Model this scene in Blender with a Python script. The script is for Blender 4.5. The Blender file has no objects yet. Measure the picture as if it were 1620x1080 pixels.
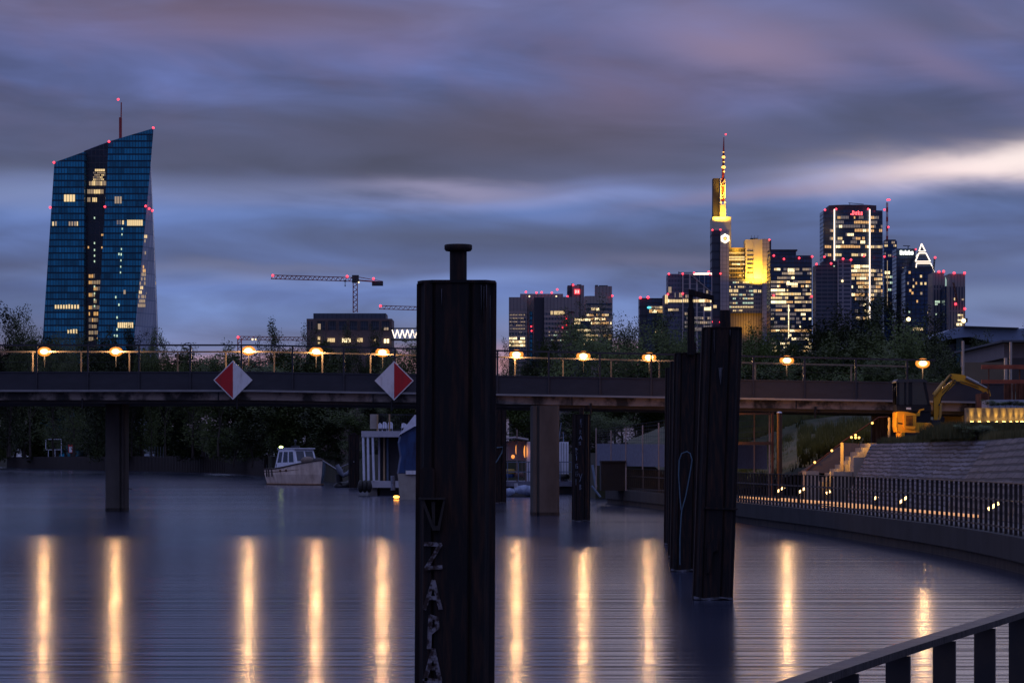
import bpy, math, random
from mathutils import Vector, Matrix
random.seed(7)
R = math.radians
F = 4500.0            # focal length in photo pixels (1620 wide)
CZ = 2.1              # camera height over the water
HY = 725.0            # row of the horizon
def X(px, D): return (px - 810.0) * D / F
def Z(py, D): return CZ + (HY - py) * D / F
def lin(c):
    return tuple(((v/255)/12.92 if v/255 <= 0.04045 else ((v/255+0.055)/1.055)**2.4) for v in c)

sc = bpy.context.scene
col = sc.collection
# ------------------------------------------------------------ camera
cam = bpy.data.cameras.new('camera'); camo = bpy.data.objects.new('camera', cam); col.objects.link(camo)
cam.sensor_width = 36.0; cam.lens = 36.0 * F / 1620.0
cam.shift_y = (HY - 540.0) / 1620.0
cam.clip_start = 0.2; cam.clip_end = 30000
camo.location = (0, 0, CZ); camo.rotation_euler = (R(90), 0, 0)
sc.camera = camo
sc.render.resolution_x = 1024; sc.render.resolution_y = 682
sc.view_settings.view_transform = 'Standard'; sc.view_settings.look = 'None'
sc.view_settings.exposure = 0.0; sc.view_settings.gamma = 1.0; sc.view_settings.use_curve_mapping = False
sc.cycles.use_denoising = True
sc.cycles.max_bounces = 5; sc.cycles.diffuse_bounces = 2; sc.cycles.glossy_bounces = 3; sc.cycles.transmission_bounces = 4
sc.cycles.transparent_max_bounces = 6
sc.cycles.caustics_reflective = False; sc.cycles.caustics_refractive = False
sc.cycles.sample_clamp_indirect = 8.0

# ------------------------------------------------------------ sky
world = bpy.data.worlds.new('World'); sc.world = world; world.use_nodes = True
nt = world.node_tree; nt.nodes.clear()
class NB:
    """tiny node builder"""
    def __init__(s, nt): s.nt = nt
    def n(s, t, **kw):
        nd = s.nt.nodes.new(t)
        for k, v in kw.items(): setattr(nd, k, v)
        return nd
    def _in(s, sock, v):
        if v is None: return
        if isinstance(v, bpy.types.NodeSocket): s.nt.links.new(v, sock)
        else: sock.default_value = v
    def m(s, op, a, b=None, c=None, clamp=False):
        nd = s.n('ShaderNodeMath', operation=op); nd.use_clamp = clamp
        s._in(nd.inputs[0], a); s._in(nd.inputs[1], b); s._in(nd.inputs[2], c)
        return nd.outputs[0]
    def xyz(s, v):
        nd = s.n('ShaderNodeSeparateXYZ'); s._in(nd.inputs[0], v); return nd.outputs
    def comb(s, x=0.0, y=0.0, z=0.0):
        nd = s.n('ShaderNodeCombineXYZ'); s._in(nd.inputs[0], x); s._in(nd.inputs[1], y); s._in(nd.inputs[2], z); return nd.outputs[0]
    def noise(s, v, scale=1.0, detail=3.0, rough=0.5, dist=0.0):
        nd = s.n('ShaderNodeTexNoise'); s._in(nd.inputs['Vector'], v)
        nd.inputs['Scale'].default_value = scale; nd.inputs['Detail'].default_value = detail
        nd.inputs['Roughness'].default_value = rough; nd.inputs['Distortion'].default_value = dist
        return nd.outputs['Fac']
    def ramp(s, f, stops, interp='LINEAR'):
        nd = s.n('ShaderNodeValToRGB'); cr = nd.color_ramp; cr.interpolation = interp
        while len(cr.elements) > 1: cr.elements.remove(cr.elements[-1])
        for i, (p, c) in enumerate(stops):
            e = cr.elements[0] if i == 0 else cr.elements.new(p)
            e.position = p; e.color = (c[0], c[1], c[2], 1)
        s._in(nd.inputs[0], f); return nd.outputs[0]
    def mix(s, f, a, b, mode='MIX', clampf=True):
        nd = s.n('ShaderNodeMix', data_type='RGBA', blend_type=mode); nd.clamp_factor = clampf
        s._in(nd.inputs[0], f)
        for i, v in ((6, a), (7, b)):
            if isinstance(v, tuple): v = (v[0], v[1], v[2], 1.0)
            s._in(nd.inputs[i], v)
        return nd.outputs[2]
N = NB(nt)
tc = N.n('ShaderNodeTexCoord')
gx, gy, gz = N.xyz(tc.outputs['Generated'])
az = N.m('MULTIPLY', N.m('ARCTAN2', gx, gy), 57.2958)
el = N.m('MULTIPLY', N.m('ARCSINE', gz), 57.2958)
# long-exposure cloud smear: noise stretched along the horizon, gently warped
w1 = N.noise(N.comb(N.m('MULTIPLY', az, 0.13), N.m('MULTIPLY', el, 0.30), 3.1), 1.0, 3, 0.5)
w2 = N.noise(N.comb(N.m('MULTIPLY', az, 0.24), N.m('ADD', N.m('MULTIPLY', el, 1.05), N.m('MULTIPLY', az, 0.05)), 9.7), 1.0, 4, 0.5, 0.45)
w3 = N.noise(N.comb(N.m('MULTIPLY', az, 0.5), N.m('ADD', N.m('MULTIPLY', el, 1.1), N.m('MULTIPLY', az, 0.22)), 1.7), 1.0, 3, 0.5)
# lower cloud edge dips towards the right
dip = N.m('MULTIPLY', N.m('SUBTRACT', w1, 0.5), 1.5)
elw = N.m('ADD', el, dip)
BL = lambda c: (c[0]*0.92, c[1]*1.06, c[2]*1.13)
S = [(0.0, (90, 85, 110)), (1.5, (120, 95, 115)), (2.0, (185, 120, 125)), (2.15, (165, 120, 135)), (2.4, (118, 118, 152)), (3.0, (100, 112, 153)), (3.45, (88, 101, 145)), (3.7, (98, 108, 150)),
     (3.95, (76, 86, 124)), (4.5, (80, 92, 134)), (4.95, (90, 104, 150)), (5.25, (116, 118, 160)), (5.5, (98, 98, 134)), (5.8, (80, 80, 110)), (6.6, (80, 80, 114)),
     (7.4, (88, 90, 134)), (8.1, (92, 90, 132)), (8.8, (104, 94, 128)), (9.6, (100, 96, 138)), (12.0, (98, 98, 142))]
base = N.ramp(N.m('DIVIDE', elw, 12.0, clamp=True), [(e/12.0, lin(BL(c))) for e, c in S], 'EASE')
hi = N.ramp(N.m('DIVIDE', el, 90.0, clamp=True), [(0.13, lin((90, 96, 148))), (0.24, lin((94, 102, 158))), (0.4, lin((150, 158, 214))), (0.7, lin((160, 172, 230))), (1.0, lin((160, 172, 230)))])
c = N.mix(N.m('MULTIPLY', N.m('SUBTRACT', el, 9.0), 0.35, clamp=True), base, hi)
# darker and lighter patches
w4 = N.noise(N.comb(N.m('MULTIPLY', az, 0.16), N.m('ADD', N.m('MULTIPLY', el, 0.5), N.m('MULTIPLY', az, 0.06)), 5.3), 1.0, 2, 0.4)
var = N.m('MULTIPLY', N.m('ADD', 0.20, N.m('MULTIPLY', w2, 1.55)), N.m('ADD', 0.35, N.m('MULTIPLY', w4, 1.35)))
c = N.mix(1.0, c, N.comb(var, var, var), 'MULTIPLY')
pk = N.m('MULTIPLY', N.m('SUBTRACT', w3, 0.45), 2.2, clamp=True)
pkm = N.m('MULTIPLY', pk, N.m('MULTIPLY', N.m('SUBTRACT', el, 5.4), 0.5, clamp=True))
c = N.mix(N.m('MULTIPLY', pkm, 0.45), c, lin((118, 98, 128)))
def blob(a0, e0, sa, se, tilt=0.0, pw=1.0):
    da = N.m('SUBTRACT', az, a0); de = N.m('SUBTRACT', elb, e0)
    de = N.m('SUBTRACT', de, N.m('MULTIPLY', da, tilt))
    q = N.m('ADD', N.m('POWER', N.m('ABSOLUTE', N.m('DIVIDE', da, sa)), 2.0), N.m('POWER', N.m('ABSOLUTE', N.m('DIVIDE', de, se)), 2.0))
    return N.m('EXPONENT', N.m('MULTIPLY', q, -1.0))
elb = N.m('ADD', el, N.m('MULTIPLY', N.m('SUBTRACT', w2, 0.5), 0.9))
def addb(c, a0, e0, sa, se, colr, k, tilt=0.0):
    return N.mix(N.m('MULTIPLY', blob(a0, e0, sa, se, tilt), k), c, lin(colr))
c = addb(c, -3.5, 6.6, 6.5, 0.75, (62, 64, 90), 0.6)
c = addb(c, 0.5, 6.3, 3.0, 0.6, (70, 66, 88), 0.6)
c = addb(c, -5.5, 8.7, 4.5, 0.55, (112, 92, 118), 0.6)
c = addb(c, 4.6, 8.2, 2.2, 0.7, (136, 118, 150), 0.85, -0.16)
c = addb(c, 7.6, 8.9, 1.6, 0.35, (84, 88, 128), 0.6, -0.3)
c = addb(c, 0.6, 8.9, 1.6, 0.5, (78, 88, 138), 0.5, 0.1)
c = addb(c, 2.4, 7.2, 2.2, 0.7, (106, 90, 118), 0.6)
c = addb(c, 8.4, 7.9, 1.6, 0.4, (116, 106, 146), 0.7, -0.45)
c = addb(c, 7.0, 6.7, 2.4, 0.6, (62, 70, 104), 0.6)
c = addb(c, -1.5, 4.4, 4.5, 0.3, (66, 78, 108), 0.5)
c = addb(c, 9.0, 3.9, 2.2, 0.3, (66, 84, 124), 0.6)
c = addb(c, 9.5, 3.1, 2.5, 0.3, (112, 136, 184), 0.6)
c = addb(c, -1.3, 5.35, 2.0, 0.15, (146, 142, 178), 0.8)
c = addb(c, -10.0, 5.3, 2.4, 0.28, (112, 130, 178), 0.75)
c = addb(c, -5.0, 5.25, 3.0, 0.2, (104, 116, 160), 0.6)
c = addb(c, -5.5, 3.75, 3.0, 0.16, (104, 114, 152), 0.6)
c = addb(c, 3.2, 3.9, 2.2, 0.16, (104, 110, 148), 0.5)
c = addb(c, 5.6, 5.35, 3.0, 0.16, (132, 118, 148), 0.55, 0.10)
c = addb(c, 9.4, 5.78, 2.6, 0.36, (250, 226, 228), 0.95, 0.05)
c = addb(c, 10.4, 5.9, 1.5, 0.30, (255, 240, 236), 0.7, 0.05)
bg1 = N.n('ShaderNodeBackground'); bg1.inputs['Strength'].default_value = 1.0; nt.links.new(c, bg1.inputs['Color'])
sky = N.n('ShaderNodeTexSky'); sky.sky_type = 'NISHITA'; sky.sun_disc = False
sky.sun_elevation = R(-3.0); sky.sun_rotation = R(14)
bg2 = N.n('ShaderNodeBackground'); bg2.inputs['Strength'].default_value = 0.10; nt.links.new(sky.outputs[0], bg2.inputs['Color'])
ad = N.n('ShaderNodeAddShader'); nt.links.new(bg1.outputs[0], ad.inputs[0]); nt.links.new(bg2.outputs[0], ad.inputs[1])
wo = N.n('ShaderNodeOutputWorld'); nt.links.new(ad.outputs[0], wo.inputs['Surface'])
world.cycles.sampling_method = 'MANUAL'; world.cycles.sample_map_resolution = 512

# the last light from behind the clouds, where the sun went down
sun = bpy.data.lights.new('sun', 'SUN'); sun.energy = 0.04; sun.angle = R(25); sun.color = (1.0, 0.8, 0.72)
suno = bpy.data.objects.new('sun', sun); col.objects.link(suno); suno.rotation_euler = (R(82), 0, R(180 - 14))

# ------------------------------------------------------------ materials
MAT = {}
def setp(b, name, v):
    if isinstance(v, tuple) and len(v) == 3: v = (*v, 1.0)
    b.inputs[name].default_value = v
def mat(name, base, rough=0.7, metal=0.0, var=0.0, scale=3.0, stretch=(1, 1, 1), c2=None, bump=0.0, detail=5.0, spec=0.5, coords='Object', thr=(0.35, 0.65)):
    if name in MAT: return MAT[name]
    m = bpy.data.materials.new(name); m.use_nodes = True
    b = m.node_tree.nodes['Principled BSDF']; n = NB(m.node_tree)
    setp(b, 'Roughness', rough); setp(b, 'Metallic', metal); setp(b, 'Specular IOR Level', spec)
    tcn = n.n('ShaderNodeTexCoord'); mp = n.n('ShaderNodeMapping'); mp.inputs['Scale'].default_value = stretch
    m.node_tree.links.new(tcn.outputs[coords], mp.inputs[0])
    nz = n.noise(mp.outputs[0], scale, detail, 0.6)
    c2 = c2 or tuple(v * (1 - var) for v in base)
    m.node_tree.links.new(n.ramp(nz, [(thr[0], base), (thr[1], c2)]), b.inputs['Base Color'])
    if bump:
        bp = n.n('ShaderNodeBump'); bp.inputs['Strength'].default_value = bump; bp.inputs['Distance'].default_value = 0.02
        m.node_tree.links.new(nz, bp.inputs['Height']); m.node_tree.links.new(bp.outputs[0], b.inputs['Normal'])
    MAT[name] = m; return m
def emis(name, colr, strength, sampled=False, diffuse=(0.3, 0.3, 0.3)):
    if name in MAT: return MAT[name]
    m = bpy.data.materials.new(name); m.use_nodes = True
    b = m.node_tree.nodes['Principled BSDF']; setp(b, 'Base Color', diffuse)
    setp(b, 'Emission Color', colr); b.inputs['Emission Strength'].default_value = strength
    m.cycles.emission_sampling = 'FRONT' if sampled else 'NONE'
    MAT[name] = m; return m
def facade(name, glass, frame, pw=1.5, ph=3.7, lw=0.12, lh=0.3, var=0.5, rough=0.25, metal=0.0, big=0.0, c3=None, spec=0.5):
    """curtain wall: UVs are metres; mullions and floor bands, every pane its own tone"""
    m = bpy.data.materials.new(name); m.use_nodes = True
    b = m.node_tree.nodes['Principled BSDF']; n = NB(m.node_tree)
    uv = n.n('ShaderNodeTexCoord').outputs['UV']; u, v, _ = n.xyz(uv)
    cu = n.m('DIVIDE', u, pw); cv = n.m('DIVIDE', v, ph)
    fu = n.m('FRACT', cu); fv = n.m('FRACT', cv); iu = n.m('FLOOR', cu); iv = n.m('FLOOR', cv)
    wn = n.n('ShaderNodeTexWhiteNoise', noise_dimensions='2D'); m.node_tree.links.new(n.comb(iu, iv), wn.inputs['Vector'])
    wb = n.noise(n.comb(n.m('MULTIPLY', n.m('FLOOR', n.m('DIVIDE', cu, 4.0)), 0.7), n.m('MULTIPLY', iv, 1.3), 0.5), 1.0, 1.0)
    k = n.m('ADD', n.m('MULTIPLY', wn.outputs[0], 0.35), n.m('MULTIPLY', n.m('MULTIPLY', n.m('SUBTRACT', wb, 0.3), 2.2, clamp=True), 0.65))
    g2 = tuple(x * (1 - var) for x in glass)
    gcol = n.mix(k, c3 or g2, glass)
    ln = n.m('MAXIMUM', n.m('LESS_THAN', fu, lw / pw), n.m('LESS_THAN', fv, lh / ph))
    m.node_tree.links.new(n.mix(ln, gcol, frame), b.inputs['Base Color'])
    m.node_tree.links.new(n.m('ADD', n.m('MULTIPLY', ln, 0.5), rough), b.inputs['Roughness'])
    setp(b, 'Metallic', metal); setp(b, 'Specular IOR Level', spec)
    MAT[name] = m; return m

# ------------------------------------------------------------ mesh helper
LOC = {}
class MB:
    def __init__(s): s.v = []; s.f = []; s.sm = []
    def add(s, vs, fs, smooth=False):
        o = len(s.v); s.v += [tuple(p) for p in vs]
        for f in fs: s.f.append(tuple(o + i for i in f)); s.sm.append(smooth)
        return s
    def box(s, x0, x1, y0, y1, z0, z1):
        return s.add([(x0,y0,z0),(x1,y0,z0),(x1,y1,z0),(x0,y1,z0),(x0,y0,z1),(x1,y0,z1),(x1,y1,z1),(x0,y1,z1)],
              [(0,3,2,1),(4,5,6,7),(0,1,5,4),(1,2,6,5),(2,3,7,6),(3,0,4,7)])
    def prism(s, poly, z0, z1):
        """polygon in XY (counter-clockwise) raised from z0 to z1"""
        n = len(poly); a = sum(poly[i][0]*poly[(i+1)%n][1]-poly[(i+1)%n][0]*poly[i][1] for i in range(n))
        if a < 0: poly = poly[::-1]
        zz = z1 if isinstance(z1, (list, tuple)) else [z1]*n
        if a < 0 and isinstance(z1, (list, tuple)): zz = zz[::-1]
        vs = [(x, y, z0) for x, y in poly] + [(x, y, zz[i]) for i, (x, y) in enumerate(poly)]
        fs = [tuple(range(n))[::-1], tuple(range(n, 2*n))] + [(i, (i+1)%n, n+(i+1)%n, n+i) for i in range(n)]
        return s.add(vs, fs)
    def plate(s, poly, y0, y1):
        """polygon in XZ with real thickness from y0 (front) to y1 (back)"""
        n = len(poly); a = sum(poly[i][0]*poly[(i+1)%n][1]-poly[(i+1)%n][0]*poly[i][1] for i in range(n))
        if a < 0: poly = poly[::-1]
        vs = [(x, y0, z) for x, z in poly] + [(x, y1, z) for x, z in poly]
        fs = [tuple(range(n)), tuple(range(n, 2*n))[::-1]] + [((i+1)%n, i, n+i, n+(i+1)%n) for i in range(n)]
        return s.add(vs, fs)
    def bar(s, p, q, w, h=None, up=(0, 0, 1)):
        p = Vector(p); q = Vector(q); h = h or w; d = (q - p)
        if d.length < 1e-6: return s
        d.normalize(); u = Vector(up)
        if abs(d.dot(u)) > 0.98: u = Vector((0, 1, 0))
        a = d.cross(u).normalized() * (w/2); b = a.cross(d).normalized() * (h/2)
        vs = [p-a-b, p+a-b, p+a+b, p-a+b, q-a-b, q+a-b, q+a+b, q-a+b]
        return s.add(vs, [(0,1,2,3),(7,6,5,4),(1,0,4,5),(2,1,5,6),(3,2,6,7),(0,3,7,4)])
    def tube(s, pts, r, seg=8, smooth=True, cap=True):
        pts = [Vector(p) for p in pts]; n = len(pts); rr = r if isinstance(r, (list, tuple)) else [r]*n
        vs = []; ref = None
        for i, p in enumerate(pts):
            d = (pts[min(i+1, n-1)] - pts[max(i-1, 0)]); d.normalize()
            u = ref if ref is not None and abs(d.dot(ref)) < 0.95 else (Vector((0, 0, 1)) if abs(d.z) < 0.9 else Vector((0, 1, 0)))
            a = d.cross(u).normalized(); b = d.cross(a).normalized(); ref = u
            for k in range(seg):
                t = 2*math.pi*k/seg; vs.append(p + a*math.cos(t)*rr[i] + b*math.sin(t)*rr[i])
        fs = [(i*seg+k, (i+1)*seg+k, (i+1)*seg+(k+1)%seg, i*seg+(k+1)%seg) for i in range(n-1) for k in range(seg)]
        s.add(vs, fs, smooth)
        if cap: s.add([vs[k] for k in range(seg)] + [vs[(n-1)*seg+k] for k in range(seg)], [tuple(range(seg)), tuple(range(seg, 2*seg))[::-1]])
        return s
    def ball(s, c, rx, ry=None, rz=None, seg=10, rings=6):
        ry = ry or rx; rz = rz or rx; vs = [(c[0], c[1], c[2]+rz)]
        for i in range(1, rings):
            t = math.pi*i/rings
            for k in range(seg):
                a = 2*math.pi*k/seg; vs.append((c[0]+rx*math.sin(t)*math.cos(a), c[1]+ry*math.sin(t)*math.sin(a), c[2]+rz*math.cos(t)))
        vs.append((c[0], c[1], c[2]-rz)); fs = []
        for k in range(seg): fs.append((0, 1+k, 1+(k+1)%seg))
        for i in range(rings-2):
            for k in range(seg):
                a = 1+i*seg+k; b = 1+i*seg+(k+1)%seg; fs.append((a, a+seg, b+seg, b))
        l = len(vs)-1; o = 1+(rings-2)*seg
        for k in range(seg): fs.append((l, o+(k+1)%seg, o+k))
        return s.add(vs, fs, True)
    def build(s, name, m, parent=None, uv=False, loc=None):
        me = bpy.data.meshes.new(name)
        off = Vector(LOC.get(parent.name, (0, 0, 0))) if parent else Vector(loc or (0, 0, 0))
        me.from_pydata([tuple(Vector(p) - off) for p in s.v], [], s.f); me.update()
        me.polygons.foreach_set('use_smooth', s.sm)
        if uv:
            l = me.uv_layers.new(name='metres')
            for p in me.polygons:
                n = p.normal
                if abs(n.z) > 0.8: t = Vector((1, 0, 0)); vv = Vector((0, 1, 0))
                else: t = Vector((-n.y, n.x, 0)).normalized(); vv = Vector((0, 0, 1))
                for li in p.loop_indices:
                    co = me.vertices[me.loops[li].vertex_index].co; l.data[li].uv = (co.dot(t), co.dot(vv))
        if m: me.materials.append(m)
        o = bpy.data.objects.new(name, me); col.objects.link(o)
        if parent: o.parent = parent; LOC[o.name] = tuple(off)
        else: o.location = off; LOC[o.name] = tuple(off)
        return o
def tag(o, label=None, cat=None, group=None, kind=None):
    if label: o['label'] = label
    if cat: o['category'] = cat
    if group: o['group'] = group
    if kind: o['kind'] = kind
    return o
def thing(name, label, cat, loc=(0, 0, 0), group=None):
    o = bpy.data.objects.new(name, None); col.objects.link(o); o.location = loc; o.empty_display_size = 0.3
    LOC[o.name] = tuple(loc); return tag(o, label, cat, group)
def struct(o): o['kind'] = 'structure'; return o
def copy_tree(o, loc=None, rz=0.0, scale=None, label=None, parent=None, group=None):
    c = o.copy(); col.objects.link(c)
    if parent: c.parent = parent
    if loc is not None: c.location = loc; LOC[c.name] = tuple(loc)
    if parent is None:
        c.rotation_euler = (0, 0, rz)
        if scale: c.scale = scale
        if label: c['label'] = label
        if group: c['group'] = group
    for ch in list(o.children): copy_tree(ch, parent=c)
    return c
def pp(pts, D): return [(X(a, D), Z(b, D)) for a, b in pts]

# common materials
M_conc = mat('concrete', (0.27, 0.235, 0.20), 0.85, c2=(0.07, 0.06, 0.055), scale=0.9, stretch=(1, 1, 2.2), bump=0.4, detail=8)
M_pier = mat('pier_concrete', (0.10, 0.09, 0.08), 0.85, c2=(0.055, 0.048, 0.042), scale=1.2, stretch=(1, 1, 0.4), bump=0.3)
M_steel = mat('dark_steel', (0.045, 0.045, 0.055), 0.5, 0.3, var=0.3, scale=2)
M_plate = mat('parapet_steel', (0.040, 0.040, 0.05), 0.55, 0.2, var=0.25, scale=1.2, stretch=(1, 1, 3))
M_galv = mat('galvanised_steel', (0.32, 0.31, 0.3), 0.45, 0.5, var=0.2)
M_black = mat('black_metal', (0.015, 0.015, 0.017), 0.45, 0.3, var=0.3)
M_pile = mat('rusty_sheet_pile', (0.010, 0.009, 0.010), 0.8, 0.0, c2=(0.060, 0.027, 0.016), scale=6, stretch=(3, 3, 0.35), bump=1.0, spec=0.25, detail=8, thr=(0.45, 0.8))
M_rust = mat('rusty_steel', (0.16, 0.05, 0.02), 0.8, 0.1, var=0.6, scale=3, bump=0.2)
M_red = mat('red_oxide_beam', (0.42, 0.09, 0.035), 0.7, var=0.45, scale=2, stretch=(1, 1, 3))
M_white = mat('white_paint', (0.78, 0.78, 0.78), 0.5, c2=(0.5, 0.48, 0.45), scale=2.5, stretch=(2, 1, .6), detail=8, thr=(.5, .8))
M_cred = mat('sign_red', (0.5, 0.012, 0.015), 0.45, c2=(.28, .02, .02), scale=2.5, stretch=(2, 1, .6), detail=8, thr=(.5, .8))
M_navred = emis('aviation_red', (1.0, 0.03, 0.05), 4.0)
M_amber = emis('sodium_lamp', (1.0, 0.60, 0.17), 8.0, diffuse=(0.02, 0.015, 0.01))
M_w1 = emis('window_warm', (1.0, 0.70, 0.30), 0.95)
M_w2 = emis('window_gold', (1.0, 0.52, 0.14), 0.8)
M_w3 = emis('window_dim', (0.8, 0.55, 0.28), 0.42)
M_w4 = emis('window_cool', (0.75, 1.0, 0.72), 0.75)
M_w6 = emis('window_faint', (0.8, 0.6, 0.4), 0.16)
M_w5 = emis('window_bright', (1.0, 0.78, 0.42), 1.9)
M_neon = emis('white_light_tube', (1.0, 0.80, 0.62), 2.2)
WM = [M_w1, M_w2, M_w3, M_w1, M_w5]
# ================================================================= water and ground
m = bpy.data.materials.new('harbour_water'); m.use_nodes = True; MAT['harbour_water'] = m
b = m.node_tree.nodes['Principled BSDF']; n = NB(m.node_tree)
setp(b, 'Base Color', (0.022, 0.028, 0.052)); setp(b, 'Roughness', 0.17); setp(b, 'IOR', 1.33); setp(b, 'Specular IOR Level', 0.5)
geo = n.n('ShaderNodeNewGeometry').outputs['Position']; gx, gy, gz = n.xyz(geo)
h1 = n.noise(n.comb(n.m('MULTIPLY', gx, 0.015), n.m('MULTIPLY', gy, 1.5), 0.0), 1.0, 2.5, 0.5)
h2 = n.noise(n.comb(n.m('MULTIPLY', gx, 0.08), n.m('MULTIPLY', gy, 4.0), 4.0), 1.0, 1.5, 0.5)
h3 = n.noise(n.comb(n.m('MULTIPLY', gx, 0.03), n.m('MULTIPLY', gy, 0.09), 2.0), 1.0, 3, 0.5)
bp = n.n('ShaderNodeBump'); bp.inputs['Strength'].default_value = 0.8; bp.inputs['Distance'].default_value = 0.035
m.node_tree.links.new(n.m('ADD', h1, n.m('MULTIPLY', h2, 0.28)), bp.inputs['Height']); m.node_tree.links.new(bp.outputs[0], b.inputs['Normal'])
m.node_tree.links.new(n.m('ADD', 0.115, n.m('MULTIPLY', h3, 0.09)), b.inputs['Roughness'])
mb = MB(); mb.add([(-1500, -60, 0), (900, -60, 0), (900, 1400, 0), (-1500, 1400, 0)], [(0, 1, 2, 3)])
struct(mb.build('water', m))

M_ground = mat('grassy_earth', (0.035, 0.045, 0.018), 0.95, c2=(0.07, 0.055, 0.035), scale=0.35, bump=0.6, detail=9)
M_bankg = mat('embankment_grass', (0.030, 0.045, 0.016), 0.95, c2=(0.09, 0.085, 0.05), scale=0.9, bump=0.8, detail=10, stretch=(1, 1, 2))
M_sheet = mat('old_sheet_piling', (0.035, 0.024, 0.02), 0.8, var=0.5, scale=1.5, stretch=(2, 2, 0.3))
M_prom = mat('promenade_concrete', (0.12, 0.11, 0.11), 0.8, var=0.35, scale=1.2, bump=0.2)
QZ = 0.66
# far land: one sheet from the end of the basin to the horizon
mb = MB(); mb.prism([(-9000, 900), (-175, 905), (-119.4, 675), (-80, 530), (-41, 411), (-30, 350), (-14, 240), (-8, 196), (3.5, 180), (4.4, 150), (60, 150), (9000, 1200), (9000, 16000), (-9000, 16000)], -3, 2.4)
struct(mb.build('ground', M_ground))
# sheet-piled edge of the left bank
mb = MB()
shore = [(-119.4, 675), (-80, 530), (-41, 411), (-30, 350)]
for (x0, y0), (x1, y1) in zip(shore, shore[1:]):
    L = math.hypot(x1-x0, y1-y0); k = int(L/1.2); dx, dy = (x1-x0)/L, (y1-y0)/L; nx, ny = dy*-1, dx
    if ny > 0: nx, ny = -nx, -ny
    for i in range(k):
        a, c_ = i*L/k, (i+0.6)*L/k
        mb.prism([(x0+dx*a, y0+dy*a), (x0+dx*c_, y0+dy*c_), (x0+dx*c_+nx*0.5, y0+dy*c_+ny*0.5), (x0+dx*a+nx*0.5, y0+dy*a+ny*0.5)], -2, 2.5)
tag(mb.build('quay_wall', M_sheet, loc=(-119.4, 675, 0)), 'rusty sheet piled quay wall along the wooded far bank', 'wall')

# right quay
Q = [(-3.1, -5), (-1.45, 0), (0.52, 6), (1.56, 9.0), (2.70, 12.5), (5.1, 20.5), (7.2, 30), (8.6, 40), (9.3, 51.7), (9.35, 61), (9.05, 69), (8.6, 79), (7.5, 93.6), (6.2, 117), (4.5, 134)]
def catmull(P, per=16):
    out = []
    for i in range(len(P)-1):
        p0 = P[max(i-1, 0)]; p1 = P[i]; p2 = P[i+1]; p3 = P[min(i+2, len(P)-1)]
        for k in range(per):
            t = k/per
            out.append(tuple(0.5*((2*b_)+(-a_+c_)*t+(2*a_-5*b_+4*c_-d_)*t*t+(-a_+3*b_-3*c_+d_)*t**3) for a_, b_, c_, d_ in zip(p0, p1, p2, p3)))
    out.append(P[-1]); return out
QC = catmull(Q, 10)
def offs(P, d):
    o = []
    for i, p in enumerate(P):
        a = P[max(i-1, 0)]; b_ = P[min(i+1, len(P)-1)]; L = math.hypot(b_[0]-a[0], b_[1]-a[1])
        o.append((p[0] + (b_[1]-a[1])/L*d, p[1] - (b_[0]-a[0])/L*d))
    return o
mb = MB(); mb.prism(QC + [(60, 150), (60, -5)], -3, QZ - 0.02)
struct(mb.build('promenade', M_prom))
def strip(P, d0, d1, z0, z1):
    a = offs(P, d0); c_ = offs(P, d1); m_ = MB(); n_ = len(P)
    vs = [(x, y, z0) for x, y in a] + [(x, y, z0) for x, y in c_] + [(x, y, z1) for x, y in a] + [(x, y, z1) for x, y in c_]
    fs = []
    for i in range(n_-1):
        j = i+1
        fs += [(2*n_+i, 2*n_+j, 3*n_+j, 3*n_+i), (i, j, 2*n_+j, 2*n_+i), (n_+j, n_+i, 3*n_+i, 3*n_+j), (j, i, n_+i, n_+j)]
    fs += [(0, 2*n_, 3*n_, n_), (n_-1, 2*n_-1, 4*n_-1, 3*n_-1)]
    return m_.add(vs, fs)
M_cope = mat('cope_concrete', (0.030, 0.030, 0.031), 0.85, c2=(0.016, 0.016, 0.016), scale=1.5, stretch=(1, 1, 0.5), bump=0.4)
M_algae = mat('algae_wall', (0.012, 0.012, 0.010), 0.8, c2=(0.045, 0.035, 0.028), scale=2.5, stretch=(1, 1, 0.6), bump=0.5)
qw = thing('quay_wall', 'curved dark concrete quay wall below the barred railing', 'wall', (9.3, 55, 0))
strip(QC, -0.10, 0.35, 0.22, QZ).build('coping', M_cope, qw)
strip(QC, -0.02, 0.3, -2, 0.24).build('wall_face', M_algae, qw)

# quay railing: flat bars under a handrail
rl = thing('quay_railing', 'long curved railing of flat dark bars edging the quay', 'railing', (9.3, 55, QZ))
M_rail = mat('railing_paint', (0.03, 0.028, 0.03), 0.35, 0.4, c2=(0.06, 0.045, 0.035), scale=6, detail=6)
M_railtop = mat('worn_handrail', (0.018, 0.016, 0.018), 0.4, 0.0, c2=(0.008, 0.006, 0.005), scale=9, bump=0.5, detail=6, spec=0.12)
TOP = 1.64
strip(QC, 0.068, 0.125, TOP-0.018, TOP).build('handrail', M_railtop, rl)
strip(QC, 0.08, 0.095, TOP-0.36, TOP-0.32).build('rail', M_rail, rl)
strip(QC, 0.08, 0.095, QZ+0.10, QZ+0.14).build('rail', M_rail, rl)
C = offs(QC, 0.0975); acc = 0; nxt = 6.0; bars = []
for i in range(len(C)-1):
    a, c_ = C[i], C[i+1]; L = math.hypot(c_[0]-a[0], c_[1]-a[1])
    while acc + L > nxt:
        t = (nxt-acc)/L; bars.append(((a[0]+(c_[0]-a[0])*t, a[1]+(c_[1]-a[1])*t), ((c_[0]-a[0])/L, (c_[1]-a[1])/L))); nxt += 0.60
    acc += L
stuffbars = MB(); nb = 0
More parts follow.
